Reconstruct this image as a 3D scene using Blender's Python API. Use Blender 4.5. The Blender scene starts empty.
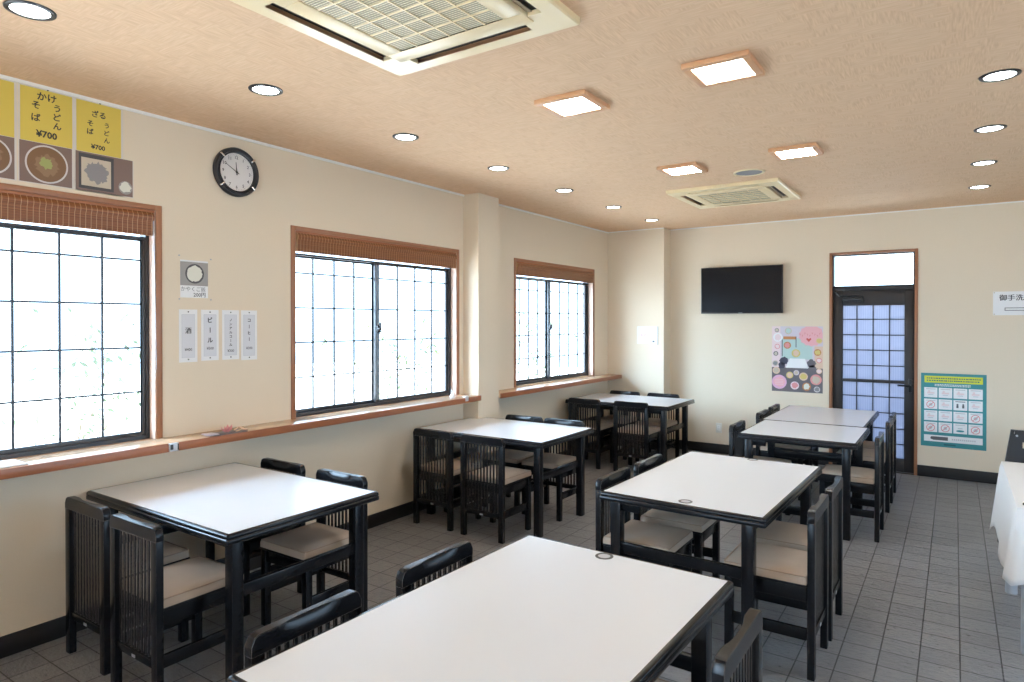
import bpy, bmesh, math, random
from mathutils import Vector, Matrix
R = math.radians
PI = math.pi
random.seed(7)
scene = bpy.context.scene
COL = scene.collection

# ------------------------------------------------------------------ camera
cam_d = bpy.data.cameras.new('camera')
cam_d.sensor_width = 36.0
cam_d.lens = 653.7 / 1024 * 36.0
cam_d.shift_y = -14.3 / 1024
cam_d.clip_start = 0.02
cam = bpy.data.objects.new('camera', cam_d)
COL.objects.link(cam)
cam.location = (0, 0, 1.6)
cam.rotation_euler = (R(90 - 0.40), 0, R(34.11))
scene.camera = cam

# ------------------------------------------------------------------ colour management, world, light levels
scene.view_settings.view_transform = 'Standard'
scene.view_settings.look = 'None'
scene.view_settings.gamma = 1.0
scene.view_settings.use_curve_mapping = False
scene.view_settings.exposure = 0.25
SKY_STRENGTH = 5.0
SUN_STRENGTH = 48.0
GLOW_STRENGTH = 48.0
PANEL_STRENGTH = 30.0
DOWN_STRENGTH = 16.0
world = bpy.data.worlds.new('overcast_sky')
scene.world = world
world.use_nodes = True
wn = world.node_tree
bg = wn.nodes['Background']
bg.inputs['Strength'].default_value = 1.0
# thin overcast: even sky with a broad bright patch where the sun stands behind the cloud
tcw = wn.nodes.new('ShaderNodeTexCoord')
dotw = wn.nodes.new('ShaderNodeVectorMath')
dotw.operation = 'DOT_PRODUCT'
dotw.inputs[1].default_value = Vector((-0.55, -0.62, 0.52)).normalized()
wn.links.new(tcw.outputs['Generated'], dotw.inputs[0])
mxw = wn.nodes.new('ShaderNodeMath')
mxw.operation = 'MAXIMUM'
mxw.inputs[1].default_value = 0.0
wn.links.new(dotw.outputs['Value'], mxw.inputs[0])
pww = wn.nodes.new('ShaderNodeMath')
pww.operation = 'POWER'
pww.inputs[1].default_value = 10.0
wn.links.new(mxw.outputs[0], pww.inputs[0])
maw = wn.nodes.new('ShaderNodeMath')
maw.operation = 'MULTIPLY_ADD'
maw.inputs[1].default_value = GLOW_STRENGTH
maw.inputs[2].default_value = SKY_STRENGTH
wn.links.new(pww.outputs[0], maw.inputs[0])
skc = wn.nodes.new('ShaderNodeVectorMath')
skc.operation = 'SCALE'
skc.inputs[0].default_value = (0.54, 0.76, 1.0)
wn.links.new(maw.outputs[0], skc.inputs['Scale'])
wn.links.new(skc.outputs[0], bg.inputs['Color'])
sun_d = bpy.data.lights.new('sun', 'SUN')
sun_d.energy = SUN_STRENGTH
sun_d.angle = R(0.6)
sun_d.color = (0.88, 0.94, 1.0)
sun = bpy.data.objects.new('sun', sun_d)
COL.objects.link(sun)
# stands behind the camera and shines along the window wall onto the yard outside
sun.rotation_euler = (R(38), 0, 0)
scene.cycles.max_bounces = 14
scene.cycles.diffuse_bounces = 8
scene.cycles.transparent_max_bounces = 16
scene.cycles.use_denoising = True
scene.cycles.sample_clamp_indirect = 8.0

# ------------------------------------------------------------------ room dimensions
XL, XR, YB, YR, HC = -3.756, 2.6, 8.012, -2.6, 2.774
WT = 0.16

# ------------------------------------------------------------------ materials
MATS = {}


def mat(name, color, rough=0.6, spec=0.5, metal=0.0, emit=None, estr=0.0, coat=0.0):
    m = bpy.data.materials.new(name)
    m.use_nodes = True
    b = m.node_tree.nodes['Principled BSDF']
    b.inputs['Base Color'].default_value = (*color, 1)
    b.inputs['Roughness'].default_value = rough
    b.inputs['Specular IOR Level'].default_value = spec
    b.inputs['Metallic'].default_value = metal
    b.inputs['Coat Weight'].default_value = coat
    if emit:
        b.inputs['Emission Color'].default_value = (*emit, 1)
        b.inputs['Emission Strength'].default_value = estr
    MATS[name] = m
    return m


def nodes(m):
    nt = m.node_tree
    return nt, nt.nodes, nt.links, nt.nodes['Principled BSDF']


def coords(m, scale=(1, 1, 1), loc=(0, 0, 0)):
    nt, n, l, b = nodes(m)
    tc = n.new('ShaderNodeTexCoord')
    mp = n.new('ShaderNodeMapping')
    mp.inputs['Scale'].default_value = scale
    mp.inputs['Location'].default_value = loc
    l.new(tc.outputs['Object'], mp.inputs['Vector'])
    return mp.outputs['Vector']


def noise(m, vec, scale, detail=3.0, rough=0.5):
    nt, n, l, b = nodes(m)
    t = n.new('ShaderNodeTexNoise')
    t.inputs['Scale'].default_value = scale
    t.inputs['Detail'].default_value = detail
    t.inputs['Roughness'].default_value = rough
    l.new(vec, t.inputs['Vector'])
    return t.outputs['Fac']


def ramp(m, fac, stops):
    nt, n, l, b = nodes(m)
    r = n.new('ShaderNodeValToRGB')
    e = r.color_ramp.elements
    while len(e) < len(stops):
        e.new(0.5)
    for k, (p, c) in enumerate(stops):
        e[k].position = p
        e[k].color = (*c, 1)
    l.new(fac, r.inputs['Fac'])
    return r.outputs['Color']


def bump(m, fac, strength=0.1, dist=0.01):
    nt, n, l, b = nodes(m)
    bp = n.new('ShaderNodeBump')
    bp.inputs['Strength'].default_value = strength
    bp.inputs['Distance'].default_value = dist
    l.new(fac, bp.inputs['Height'])
    l.new(bp.outputs['Normal'], b.inputs['Normal'])


def mixc(m, fac, a, b_, mode='MIX'):
    nt, n, l, b = nodes(m)
    x = n.new('ShaderNodeMix')
    x.data_type = 'RGBA'
    x.blend_type = mode
    for sock, v in ((x.inputs[0], fac), (x.inputs[6], a), (x.inputs[7], b_)):
        if isinstance(v, (int, float)):
            sock.default_value = v
        elif isinstance(v, tuple):
            sock.default_value = (*v, 1)
        else:
            l.new(v, sock)
    return x.outputs[2]


def base(m, sock):
    nt, n, l, b = nodes(m)
    l.new(sock, b.inputs['Base Color'])


# walls: cream wallpaper
m = mat('cream_wallpaper', (0.74, 0.68, 0.57), 0.8, 0.2)
v = coords(m)
f = noise(m, v, 140, 2)
f2 = noise(m, v, 1.3, 3)
base(m, mixc(m, f2, mixc(m, f, (0.70, 0.60, 0.46), (0.77, 0.665, 0.515)), (0.745, 0.64, 0.495)))
bump(m, f, 0.15, 0.002)

# ceiling: woven beige paper, patches of warp and weft
m = mat('woven_ceiling_paper', (0.72, 0.55, 0.42), 0.8, 0.2)
va = coords(m, (150, 12, 1))
vb = coords(m, (12, 150, 1))
vc = coords(m)
fa = noise(m, va, 1.0, 2)
fb = noise(m, vb, 1.0, 2)
nt, n, l, b = nodes(m)
sel = ramp(m, noise(m, vc, 11, 1), [(0.47, (0, 0, 0)), (0.53, (1, 1, 1))])
ca = ramp(m, fa, [(0.3, (0.675, 0.45, 0.285)), (0.7, (0.80, 0.565, 0.365))])
cb = ramp(m, fb, [(0.3, (0.70, 0.475, 0.30)), (0.7, (0.795, 0.565, 0.375))])
base(m, mixc(m, sel, ca, cb))

# floor: dark slate-like square tiles
m = mat('dark_floor_tile', (0.07, 0.07, 0.072), 0.4, 0.5)
nt, n, l, b = nodes(m)
v = coords(m, (1, 1, 1), (0.295 + 0.161 * 100, -3.471 + 0.1655 * 200, 0))
br = n.new('ShaderNodeTexBrick')
br.offset = 0.0
br.squash = 1.0
br.inputs['Scale'].default_value = 1.0
br.inputs['Brick Width'].default_value = 0.161
br.inputs['Row Height'].default_value = 0.1655
br.inputs['Mortar Size'].default_value = 0.0032
br.inputs['Mortar Smooth'].default_value = 0.1
br.inputs['Bias'].default_value = 0.0
br.inputs['Color1'].default_value = (0.235, 0.237, 0.242, 1)
br.inputs['Color2'].default_value = (0.280, 0.281, 0.285, 1)
br.inputs['Mortar'].default_value = (0.045, 0.045, 0.045, 1)
l.new(v, br.inputs['Vector'])
v2 = coords(m)
fn = noise(m, coords(m, (1.0, 1.7, 1.0)), 26, 6, 0.65)
base(m, mixc(m, 0.5, br.outputs['Color'], ramp(m, fn, [(0.3, (0.36, 0.36, 0.37)), (0.7, (0.66, 0.66, 0.66))]), 'OVERLAY'))
inv = n.new('ShaderNodeMath')
inv.operation = 'MULTIPLY_ADD'
inv.inputs[1].default_value = -0.8
l.new(br.outputs['Fac'], inv.inputs[0])
l.new(fn, inv.inputs[2])
bump(m, inv.outputs[0], 1.0, 0.014)
rr = n.new('ShaderNodeMapRange')
rr.inputs['To Min'].default_value = 0.20
rr.inputs['To Max'].default_value = 0.42
l.new(fn, rr.inputs['Value'])
l.new(rr.outputs['Result'], b.inputs['Roughness'])

# black lacquered wood, edges paled for wear and for painted highlights on their rounding
m = mat('black_lacquered_wood', (0.014, 0.014, 0.016), 0.22, 0.28)
nt, n, l, b = nodes(m)
bv = n.new('ShaderNodeBevel')
bv.samples = 4
bv.inputs['Radius'].default_value = 0.0045
ge = n.new('ShaderNodeNewGeometry')
dp = n.new('ShaderNodeVectorMath')
dp.operation = 'DOT_PRODUCT'
l.new(bv.outputs['Normal'], dp.inputs[0])
l.new(ge.outputs['Normal'], dp.inputs[1])
v = coords(m)
fw = noise(m, v, 26, 4, 0.7)
sub = n.new('ShaderNodeMath')
sub.operation = 'SUBTRACT'
sub.inputs[0].default_value = 1.0
l.new(dp.outputs['Value'], sub.inputs[1])
mul = n.new('ShaderNodeMath')
mul.operation = 'MULTIPLY'
l.new(sub.outputs[0], mul.inputs[0])
l.new(fw, mul.inputs[1])
wear_highlight = ramp(m, mul.outputs[0], [(0.06, (0, 0, 0)), (0.17, (1, 1, 1))])
fl = noise(m, coords(m, (6, 6, 40)), 1.5, 3)
base(m, mixc(m, wear_highlight, mixc(m, fl, (0.006, 0.006, 0.008), (0.013, 0.013, 0.015)), (0.26, 0.24, 0.22)))

m = mat('black_baseboard', (0.016, 0.014, 0.014), 0.45)
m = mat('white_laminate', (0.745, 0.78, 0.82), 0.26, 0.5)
bump(m, noise(m, coords(m), 260, 2), 0.03, 0.0005)
m = mat('beige_cushion_fabric', (0.55, 0.44, 0.34), 0.75, 0.3)
v = coords(m)
base(m, mixc(m, noise(m, v, 9, 3), (0.50, 0.40, 0.31), (0.60, 0.49, 0.385)))
bump(m, noise(m, v, 320, 2), 0.2, 0.001)
mat('cushion_piping', (0.42, 0.32, 0.24), 0.7)
mat('grey_cushion_fabric', (0.42, 0.40, 0.38), 0.75)


def wood(name, c1, c2, rough=0.4, sc=(2, 2, 30)):
    m = mat(name, c1, rough)
    v = coords(m, sc)
    base(m, mixc(m, noise(m, v, 3.0, 4, 0.6), c1, c2))
    return m


wood('red_brown_wood', (0.27, 0.085, 0.035), (0.40, 0.15, 0.06), 0.35, (14, 0.8, 14))
wood('ledge_top_wood', (0.62, 0.43, 0.28), (0.72, 0.53, 0.36), 0.16, (16, 0.7, 16))
wood('brown_casing_wood', (0.30, 0.125, 0.06), (0.38, 0.17, 0.085), 0.4, (14, 14, 1.0))
wood('daylit_reveal_wood', (0.58, 0.40, 0.31), (0.68, 0.50, 0.40), 0.4, (14, 14, 1.0))  # casing wood with the strong daylight on the jamb put into its colour
wood('light_lamp_wood', (0.62, 0.33, 0.17), (0.70, 0.40, 0.22), 0.45, (8, 8, 8))
# bamboo blind: fine horizontal sticks bound by vertical threads
m = mat('bamboo_blind_weave', (0.34, 0.14, 0.05), 0.38)
nt, n, l, b = nodes(m)
stick = noise(m, coords(m, (1, 0.8, 150)), 1.0, 2)
cstick = ramp(m, stick, [(0.3, (0.15, 0.045, 0.012)), (0.55, (0.25, 0.082, 0.022)), (0.75, (0.36, 0.14, 0.042))])
wv = n.new('ShaderNodeTexWave')
wv.wave_type = 'BANDS'
wv.bands_direction = 'Y'
wv.inputs['Scale'].default_value = 0.314 / 0.026
l.new(coords(m), wv.inputs['Vector'])
thr = ramp(m, wv.outputs['Fac'], [(0.955, (0, 0, 0)), (0.99, (1, 1, 1))])
base(m, mixc(m, thr, cstick, (0.50, 0.30, 0.15)))
wv2 = n.new('ShaderNodeTexWave')
wv2.wave_type = 'BANDS'
wv2.bands_direction = 'Z'
wv2.inputs['Scale'].default_value = 40
l.new(coords(m), wv2.inputs['Vector'])
bump(m, wv2.outputs['Fac'], 0.3, 0.002)

mat('dark_bronze_aluminium', (0.045, 0.047, 0.052), 0.35, 0.6, 0.3)
mat('sky_sheen_metal', (0.25, 0.30, 0.36), 0.35, 0.5, 0.4)  # bluish tone is the sky's reflection put into the colour
mat('dark_door_aluminium', (0.028, 0.023, 0.022), 0.42, 0.5, 0.1)
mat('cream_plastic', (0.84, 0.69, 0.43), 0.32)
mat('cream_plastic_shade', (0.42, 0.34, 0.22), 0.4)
mat('dark_slot', (0.03, 0.026, 0.022), 0.5)
mat('white_trim', (0.82, 0.81, 0.78), 0.5)
mat('black_plastic', (0.015, 0.015, 0.017), 0.3)
mat('charcoal_plastic', (0.020, 0.020, 0.023), 0.45)
mat('tv_screen', (0.010, 0.010, 0.012), 0.18, 0.22)
mat('grey_metal', (0.42, 0.43, 0.45), 0.35, 0.5, 0.7)
mat('light_grey_metal', (0.55, 0.58, 0.62), 0.4, 0.5, 0.3)
mat('silver_stud', (0.8, 0.8, 0.8), 0.2, 0.5, 1.0)
mat('white_paper', (0.80, 0.80, 0.80), 0.6, 0.3)
mat('clock_face', (0.72, 0.70, 0.68), 0.45)
mat('ink', (0.03, 0.028, 0.028), 0.6)
mat('grey_ink', (0.12, 0.12, 0.13), 0.6)
mat('pale_ink', (0.50, 0.51, 0.54), 0.6)
mat('pale_strip', (0.66, 0.67, 0.70), 0.6)
mat('yellow_paper', (0.68, 0.51, 0.085), 0.5)
mat('lamination', (0.66, 0.61, 0.56), 0.3)
mat('photo_brown', (0.20, 0.125, 0.10), 0.4)
mat('photo_grey', (0.30, 0.28, 0.26), 0.4)
mat('photo_dark', (0.06, 0.055, 0.055), 0.4)
mat('bowl_white', (0.62, 0.58, 0.55), 0.4)
mat('soup', (0.20, 0.10, 0.04), 0.4)
mat('scallion_green', (0.33, 0.35, 0.11), 0.5)
mat('tempura_brown', (0.27, 0.155, 0.075), 0.5)
mat('noodle_grey', (0.27, 0.25, 0.25), 0.6)
mat('tray_beige', (0.55, 0.47, 0.36), 0.5)
mat('rice_white', (0.70, 0.69, 0.60), 0.6)
mat('pink', (0.80, 0.42, 0.45), 0.5)
mat('pale_pink', (0.78, 0.62, 0.62), 0.5)
mat('magenta_pink', (0.72, 0.40, 0.55), 0.5)
mat('lavender', (0.62, 0.56, 0.62), 0.5)
mat('peach', (0.70, 0.50, 0.36), 0.5)
mat('mint', (0.45, 0.60, 0.56), 0.5)
mat('mustard', (0.62, 0.50, 0.16), 0.5)
mat('orange_brown', (0.52, 0.22, 0.08), 0.5)
mat('red', (0.62, 0.10, 0.08), 0.5)
mat('soft_red', (0.70, 0.28, 0.28), 0.5)
mat('slate', (0.15, 0.13, 0.14), 0.5)
mat('navy', (0.07, 0.065, 0.10), 0.5)
mat('teal', (0.045, 0.26, 0.28), 0.5)
mat('dark_teal', (0.02, 0.14, 0.15), 0.5)
mat('lime_yellow', (0.62, 0.66, 0.05), 0.5)
mat('white_cloth', (0.80, 0.80, 0.79), 0.85, 0.2)
mat('socket_ivory', (0.70, 0.67, 0.60), 0.4)
mat('outside_concrete', (0.55, 0.54, 0.52), 0.9)
mat('low_bounce_ground', (0.05, 0.05, 0.052), 0.9)  # near-black so the added surface throws little light back
mat('leaf', (0.05, 0.08, 0.035), 0.6)
mat('twig', (0.14, 0.10, 0.07), 0.8)
mat('lamp_white', (0.9, 0.9, 0.9), 0.5, 0.5, 0, (1.0, 0.97, 0.93), PANEL_STRENGTH)
mat('downlight_white', (0.9, 0.9, 0.9), 0.5, 0.5, 0, (0.90, 0.97, 1.0), DOWN_STRENGTH)
mat('speaker_mesh', (0.30, 0.30, 0.30), 0.7)

# fine grille: narrow slats
m = mat('grille_weave', (0.6, 0.52, 0.36), 0.4)
nt, n, l, b = nodes(m)
wv = n.new('ShaderNodeTexWave')
wv.bands_direction = 'Y'
wv.inputs['Scale'].default_value = 0.314 / 0.0125
l.new(coords(m), wv.inputs['Vector'])
base(m, ramp(m, wv.outputs['Fac'], [(0.35, (0.30, 0.25, 0.15)), (0.65, (0.70, 0.62, 0.44))]))
bump(m, wv.outputs['Fac'], 0.6, 0.004)


# window glass: thin clear pane
def glass(name, tint, refl=0.06):
    m = bpy.data.materials.new(name)
    m.use_nodes = True
    nt = m.node_tree
    nt.nodes.clear()
    out = nt.nodes.new('ShaderNodeOutputMaterial')
    tr = nt.nodes.new('ShaderNodeBsdfTransparent')
    tr.inputs['Color'].default_value = (*tint, 1)
    gl = nt.nodes.new('ShaderNodeBsdfGlossy')
    gl.inputs['Roughness'].default_value = 0.02
    lw = nt.nodes.new('ShaderNodeLayerWeight')
    pw = nt.nodes.new('ShaderNodeMath')
    pw.operation = 'POWER'
    pw.inputs[1].default_value = 4.0
    nt.links.new(lw.outputs['Facing'], pw.inputs[0])
    fr = nt.nodes.new('ShaderNodeMath')
    fr.operation = 'MULTIPLY_ADD'
    fr.inputs[1].default_value = 0.4
    fr.inputs[2].default_value = 0.02
    nt.links.new(pw.outputs[0], fr.inputs[0])
    mx = nt.nodes.new('ShaderNodeMixShader')
    nt.links.new(fr.outputs[0], mx.inputs[0])
    nt.links.new(tr.outputs[0], mx.inputs[1])
    nt.links.new(gl.outputs[0], mx.inputs[2])
    nt.links.new(mx.outputs[0], out.inputs[0])
    MATS[name] = m


glass('clear_glass', (0.97, 0.98, 0.98))
# reeded frosted glass of the back door
m = bpy.data.materials.new('frosted_glass')
m.use_nodes = True
nt = m.node_tree
nt.nodes.clear()
out = nt.nodes.new('ShaderNodeOutputMaterial')
tl = nt.nodes.new('ShaderNodeBsdfTranslucent')
gl = nt.nodes.new('ShaderNodeBsdfGlossy')
gl.inputs['Roughness'].default_value = 0.25
mx = nt.nodes.new('ShaderNodeMixShader')
mx.inputs[0].default_value = 0.06
tc = nt.nodes.new('ShaderNodeTexCoord')
wv = nt.nodes.new('ShaderNodeTexWave')
wv.bands_direction = 'X'
wv.inputs['Scale'].default_value = 0.314 / 0.022
cr = nt.nodes.new('ShaderNodeValToRGB')
cr.color_ramp.elements[0].color = (0.30, 0.305, 0.36, 1)
cr.color_ramp.elements[1].color = (0.34, 0.345, 0.40, 1)
nt.links.new(tc.outputs['Object'], wv.inputs['Vector'])
nt.links.new(wv.outputs['Fac'], cr.inputs['Fac'])
nt.links.new(cr.outputs['Color'], tl.inputs['Color'])
nt.links.new(tl.outputs[0], mx.inputs[1])
nt.links.new(gl.outputs[0], mx.inputs[2])
nt.links.new(mx.outputs[0], out.inputs[0])
MATS['frosted_glass'] = m


# ------------------------------------------------------------------ mesh helpers
class MB:
    def __init__(s):
        s.bm = bmesh.new()

    def _merge(s, t):
        me = bpy.data.meshes.new('t')
        t.to_mesh(me)
        t.free()
        s.bm.from_mesh(me)
        bpy.data.meshes.remove(me)

    def box(s, x0, x1, y0, y1, z0, z1, bev=0.0, seg=2, rot=None):
        t = bmesh.new()
        bmesh.ops.create_cube(t, size=1.0)
        for v in t.verts:
            v.co = Vector(((x0 + x1) / 2 + v.co.x * (x1 - x0), (y0 + y1) / 2 + v.co.y * (y1 - y0), (z0 + z1) / 2 + v.co.z * (z1 - z0)))
        if bev:
            bmesh.ops.bevel(t, geom=t.edges[:], offset=bev, segments=seg, affect='EDGES', profile=0.5)
        if rot is not None:
            c = Vector(((x0 + x1) / 2, (y0 + y1) / 2, (z0 + z1) / 2))
            for v in t.verts:
                v.co = c + rot @ (v.co - c)
        s._merge(t)
        return s

    def cyl(s, p0, p1, r0, r1=None, n=20, caps=True):
        p0, p1 = Vector(p0), Vector(p1)
        r1 = r0 if r1 is None else r1
        d = (p1 - p0).normalized()
        u = d.orthogonal().normalized()
        w = d.cross(u)
        A = [s.bm.verts.new(p0 + r0 * (math.cos(a) * u + math.sin(a) * w)) for a in [2 * PI * k / n for k in range(n)]]
        B = [s.bm.verts.new(p1 + r1 * (math.cos(a) * u + math.sin(a) * w)) for a in [2 * PI * k / n for k in range(n)]]
        for k in range(n):
            s.bm.faces.new((A[k], A[(k + 1) % n], B[(k + 1) % n], B[k]))
        if caps:
            s.bm.faces.new(A[::-1])
            s.bm.faces.new(B)
        return s

    def lathe(s, prof, c=(0, 0, 0), n=40, axis='Z'):
        rings = []
        c = Vector(c)
        for r, h in prof:
            ring = []
            for k in range(n):
                a = 2 * PI * k / n
                p = Vector((r * math.cos(a), r * math.sin(a), h))
                ring.append(s.bm.verts.new(c + p))
            rings.append(ring)
        for A, B in zip(rings, rings[1:]):
            for k in range(n):
                s.bm.faces.new((A[k], A[(k + 1) % n], B[(k + 1) % n], B[k]))
        if prof[0][0] > 1e-6 and prof[-1][0] > 1e-6:
            A, B = rings[-1], rings[0]
            for k in range(n):
                s.bm.faces.new((A[k], A[(k + 1) % n], B[(k + 1) % n], B[k]))
        return s

    def poly(s, pts, z0, z1):
        A = [s.bm.verts.new((x, y, z0)) for x, y in pts]
        B = [s.bm.verts.new((x, y, z1)) for x, y in pts]
        n = len(pts)
        for k in range(n):
            s.bm.faces.new((A[k], A[(k + 1) % n], B[(k + 1) % n], B[k]))
        s.bm.faces.new(A[::-1])
        s.bm.faces.new(B)
        return s

    def disc(s, x, y, r, z0, z1, n=28, ry=None):
        ry = r if ry is None else ry
        return s.poly([(x + r * math.cos(2 * PI * k / n), y + ry * math.sin(2 * PI * k / n)) for k in range(n)], z0, z1)

    def blob(s, x, y, r, z0, z1, n=30, amp=0.12, seed=1):
        g = random.Random(seed)
        return s.poly([(x + r * (1 + amp * g.uniform(-1, 1)) * math.cos(2 * PI * k / n), y + r * (1 + amp * g.uniform(-1, 1)) * math.sin(2 * PI * k / n)) for k in range(n)], z0, z1)

    def ring(s, x, y, r0, r1, z0, z1, n=40, k2=1.0):
        a = [[s.bm.verts.new((x + r * math.cos(2 * PI * k / n), y + k2 * r * math.sin(2 * PI * k / n), z)) for k in range(n)] for r, z in ((r0, z0), (r1, z0), (r1, z1), (r0, z1))]
        for i in range(4):
            A, B = a[i], a[(i + 1) % 4]
            for k in range(n):
                s.bm.faces.new((A[k], A[(k + 1) % n], B[(k + 1) % n], B[k]))
        return s

    def tube(s, pts, r, n=8):
        pts = [Vector(p) for p in pts]
        rings = []
        for i, p in enumerate(pts):
            d = (pts[min(i + 1, len(pts) - 1)] - pts[max(i - 1, 0)]).normalized()
            u = d.cross(Vector((0.31, 0.17, 0.93)))
            u.normalize()
            w = d.cross(u)
            rr = r(i / (len(pts) - 1)) if callable(r) else r
            rings.append([s.bm.verts.new(p + rr * (math.cos(2 * PI * k / n) * u + math.sin(2 * PI * k / n) * w)) for k in range(n)])
        for A, B in zip(rings, rings[1:]):
            for k in range(n):
                s.bm.faces.new((A[k], A[(k + 1) % n], B[(k + 1) % n], B[k]))
        s.bm.faces.new(rings[0][::-1])
        s.bm.faces.new(rings[-1])
        return s

    def text(s, body, cx, cy, size, z0, z1, weight=0.012, rot=0.0):
        c = bpy.data.curves.new('t', 'FONT')
        c.body = body
        c.size = size
        c.offset = weight * size
        c.resolution_u = 2
        o = bpy.data.objects.new('t', c)
        COL.objects.link(o)
        dg = bpy.context.evaluated_depsgraph_get()
        me = bpy.data.meshes.new_from_object(o.evaluated_get(dg))
        bpy.data.objects.remove(o)
        bpy.data.curves.remove(c)
        t = bmesh.new()
        t.from_mesh(me)
        bpy.data.meshes.remove(me)
        xs = [v.co.x for v in t.verts]
        ys = [v.co.y for v in t.verts]
        mx_, my_ = (min(xs) + max(xs)) / 2, (min(ys) + max(ys)) / 2
        ca, sa = math.cos(rot), math.sin(rot)
        for v in t.verts:
            x, y = v.co.x - mx_, v.co.y - my_
            v.co = Vector((cx + x * ca - y * sa, cy + x * sa + y * ca, z1))
        s._merge(t)
        return s

    def rect(s, x0, x1, y0, y1, z0, z1):
        return s.box(x0, x1, y0, y1, z0, z1)

    def build(s, name, material, parent=None, smooth=35, stuff=False, label=None):
        bmesh.ops.remove_doubles(s.bm, verts=s.bm.verts[:], dist=1e-6)
        bmesh.ops.recalc_face_normals(s.bm, faces=s.bm.faces[:])
        me = bpy.data.meshes.new(name)
        s.bm.to_mesh(me)
        s.bm.free()
        o = bpy.data.objects.new(name, me)
        COL.objects.link(o)
        me.materials.append(MATS[material])
        if smooth:
            me.polygons.foreach_set('use_smooth', [True] * len(me.polygons))
            me.set_sharp_from_angle(angle=R(smooth))
        if parent is not None:
            o.parent = parent
        if stuff:
            o['kind'] = 'stuff'
        if label:
            o['label'] = label
        return o


def tag(o, label=None, cat=None, group=None, kind=None):
    if label:
        o['label'] = label
    if cat:
        o['category'] = cat
    if group:
        o['group'] = group
    if kind:
        o['kind'] = kind
    return o


def thing(name, label, cat, loc=(0, 0, 0), rot=(0, 0, 0), group=None, kind=None):
    o = bpy.data.objects.new(name, None)
    o.empty_display_size = 0.1
    COL.objects.link(o)
    o.location = loc
    o.rotation_euler = rot
    return tag(o, label, cat, group, kind)


def struct(name, mb, material, parent=None, label=None, cat=None):
    o = mb.build(name, material, parent)
    if parent is None:
        tag(o, label, cat, None, 'structure')
    return o


def dup(root, loc, rot, label, group=None):
    r = root.copy()
    COL.objects.link(r)
    r.location = loc
    r.rotation_euler = rot
    r['label'] = label
    if group:
        r['group'] = group
    for ch in list(root.children):
        c = ch.copy()
        COL.objects.link(c)
        c.parent = r
        for g in list(ch.children):
            d = g.copy()
            COL.objects.link(d)
            d.parent = c
    return r


# ================================================================== THE SETTING
struct('floor', MB().box(XL - WT, XR + WT, YR - WT, YB + WT, -0.12, 0.0), 'dark_floor_tile', None, 'floor of small dark grey square tiles', 'floor')
struct('ceiling', MB().box(XL - WT, XR + WT, YR - WT, YB + WT, HC, HC + 0.12), 'woven_ceiling_paper', None, 'beige woven papered ceiling', 'ceiling')

WIN = [(0.145, 1.973), (2.850, 4.678), (5.580, 7.388)]
WZ0, WZ1 = 0.925, 2.262


def wall_with_holes(name, axis, lo, hi, p0, p1, holes, label):
    """holes: (a0, a1, z0, z1) along the wall, sorted"""
    mb = MB()

    def bx(a0, a1, z0, z1):
        if a1 - a0 < 1e-5 or z1 - z0 < 1e-5:
            return
        if axis == 'y':
            mb.box(p0, p1, a0, a1, z0, z1)
        else:
            mb.box(a0, a1, p0, p1, z0, z1)
    a = lo
    for h0, h1, z0, z1 in holes:
        bx(a, h0, 0, HC)
        bx(h0, h1, 0, z0)
        bx(h0, h1, z1, HC)
        a = h1
    bx(a, hi, 0, HC)
    return struct(name, mb, 'cream_wallpaper', None, label, 'wall')


wall_with_holes('wall_left', 'y', YR - WT, YB + WT, XL - WT, XL, [(a, b, WZ0, WZ1) for a, b in WIN], 'cream papered wall with the three windows')
DX0, DX1, DZ = -1.157, -0.318, 2.368
wall_with_holes('wall_back', 'x', XL, XR, YB, YB + WT, [(DX0, DX1, 0.0, DZ)], 'cream papered end wall with the dark door')
wall_with_holes('wall_right', 'y', YR - WT, YB + WT, XR, XR + WT, [(1.6, 6.2, 0.45, 2.2)], 'cream papered wall on the right')  # wide opening out of view, added to let in fill daylight
wall_with_holes('wall_rear', 'x', XL, XR, YR - WT, YR, [(-2.6, 0.2, 0.95, 2.15)], 'cream papered wall behind the camera')  # opening behind the camera, added for fill light on the room
struct('shading_eave', MB().box(XL - WT - 1.1, XL - WT, YR - 1, YB + 1, 2.50, 2.60), 'brown_casing_wood', None, 'wooden overhang added outside above the windows to shade the yard', 'shading_eave')  # unseen overhang, put in to shade the ground along the wall
struct('wall_pillar', MB().box(XL, -3.583, 4.745, 5.065, 0, HC), 'cream_wallpaper', None, 'shallow cream pillar between the second and third window', 'pillar')
struct('wall_corner_column', MB().box(XL, -2.992, 7.78, YB, 0, HC), 'cream_wallpaper', None, 'cream boxed column in the back left corner', 'column')
# baseboards
struct('baseboard_left', MB().box(XL, XL + 0.012, YR, 4.745, 0, 0.103, 0.003).box(-3.583, -3.571, 4.733, 5.077, 0, 0.103, 0.003).box(XL, XL + 0.012, 5.065, 7.78, 0, 0.103, 0.003).box(XL, -3.571, 4.733, 4.745, 0, 0.103, 0.003), 'black_baseboard', None, 'black baseboard under the windows', 'baseboard')
struct('baseboard_back', MB().box(XL, -2.98, 7.768, 7.78, 0, 0.115, 0.003).box(-2.992, -2.98, 7.768, YB, 0, 0.115, 0.003).box(-2.98, DX0, YB - 0.012, YB, 0, 0.115, 0.003).box(DX1, XR, YB - 0.012, YB, 0, 0.115, 0.003), 'black_baseboard', None, 'black baseboard on the end wall', 'baseboard')
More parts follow.
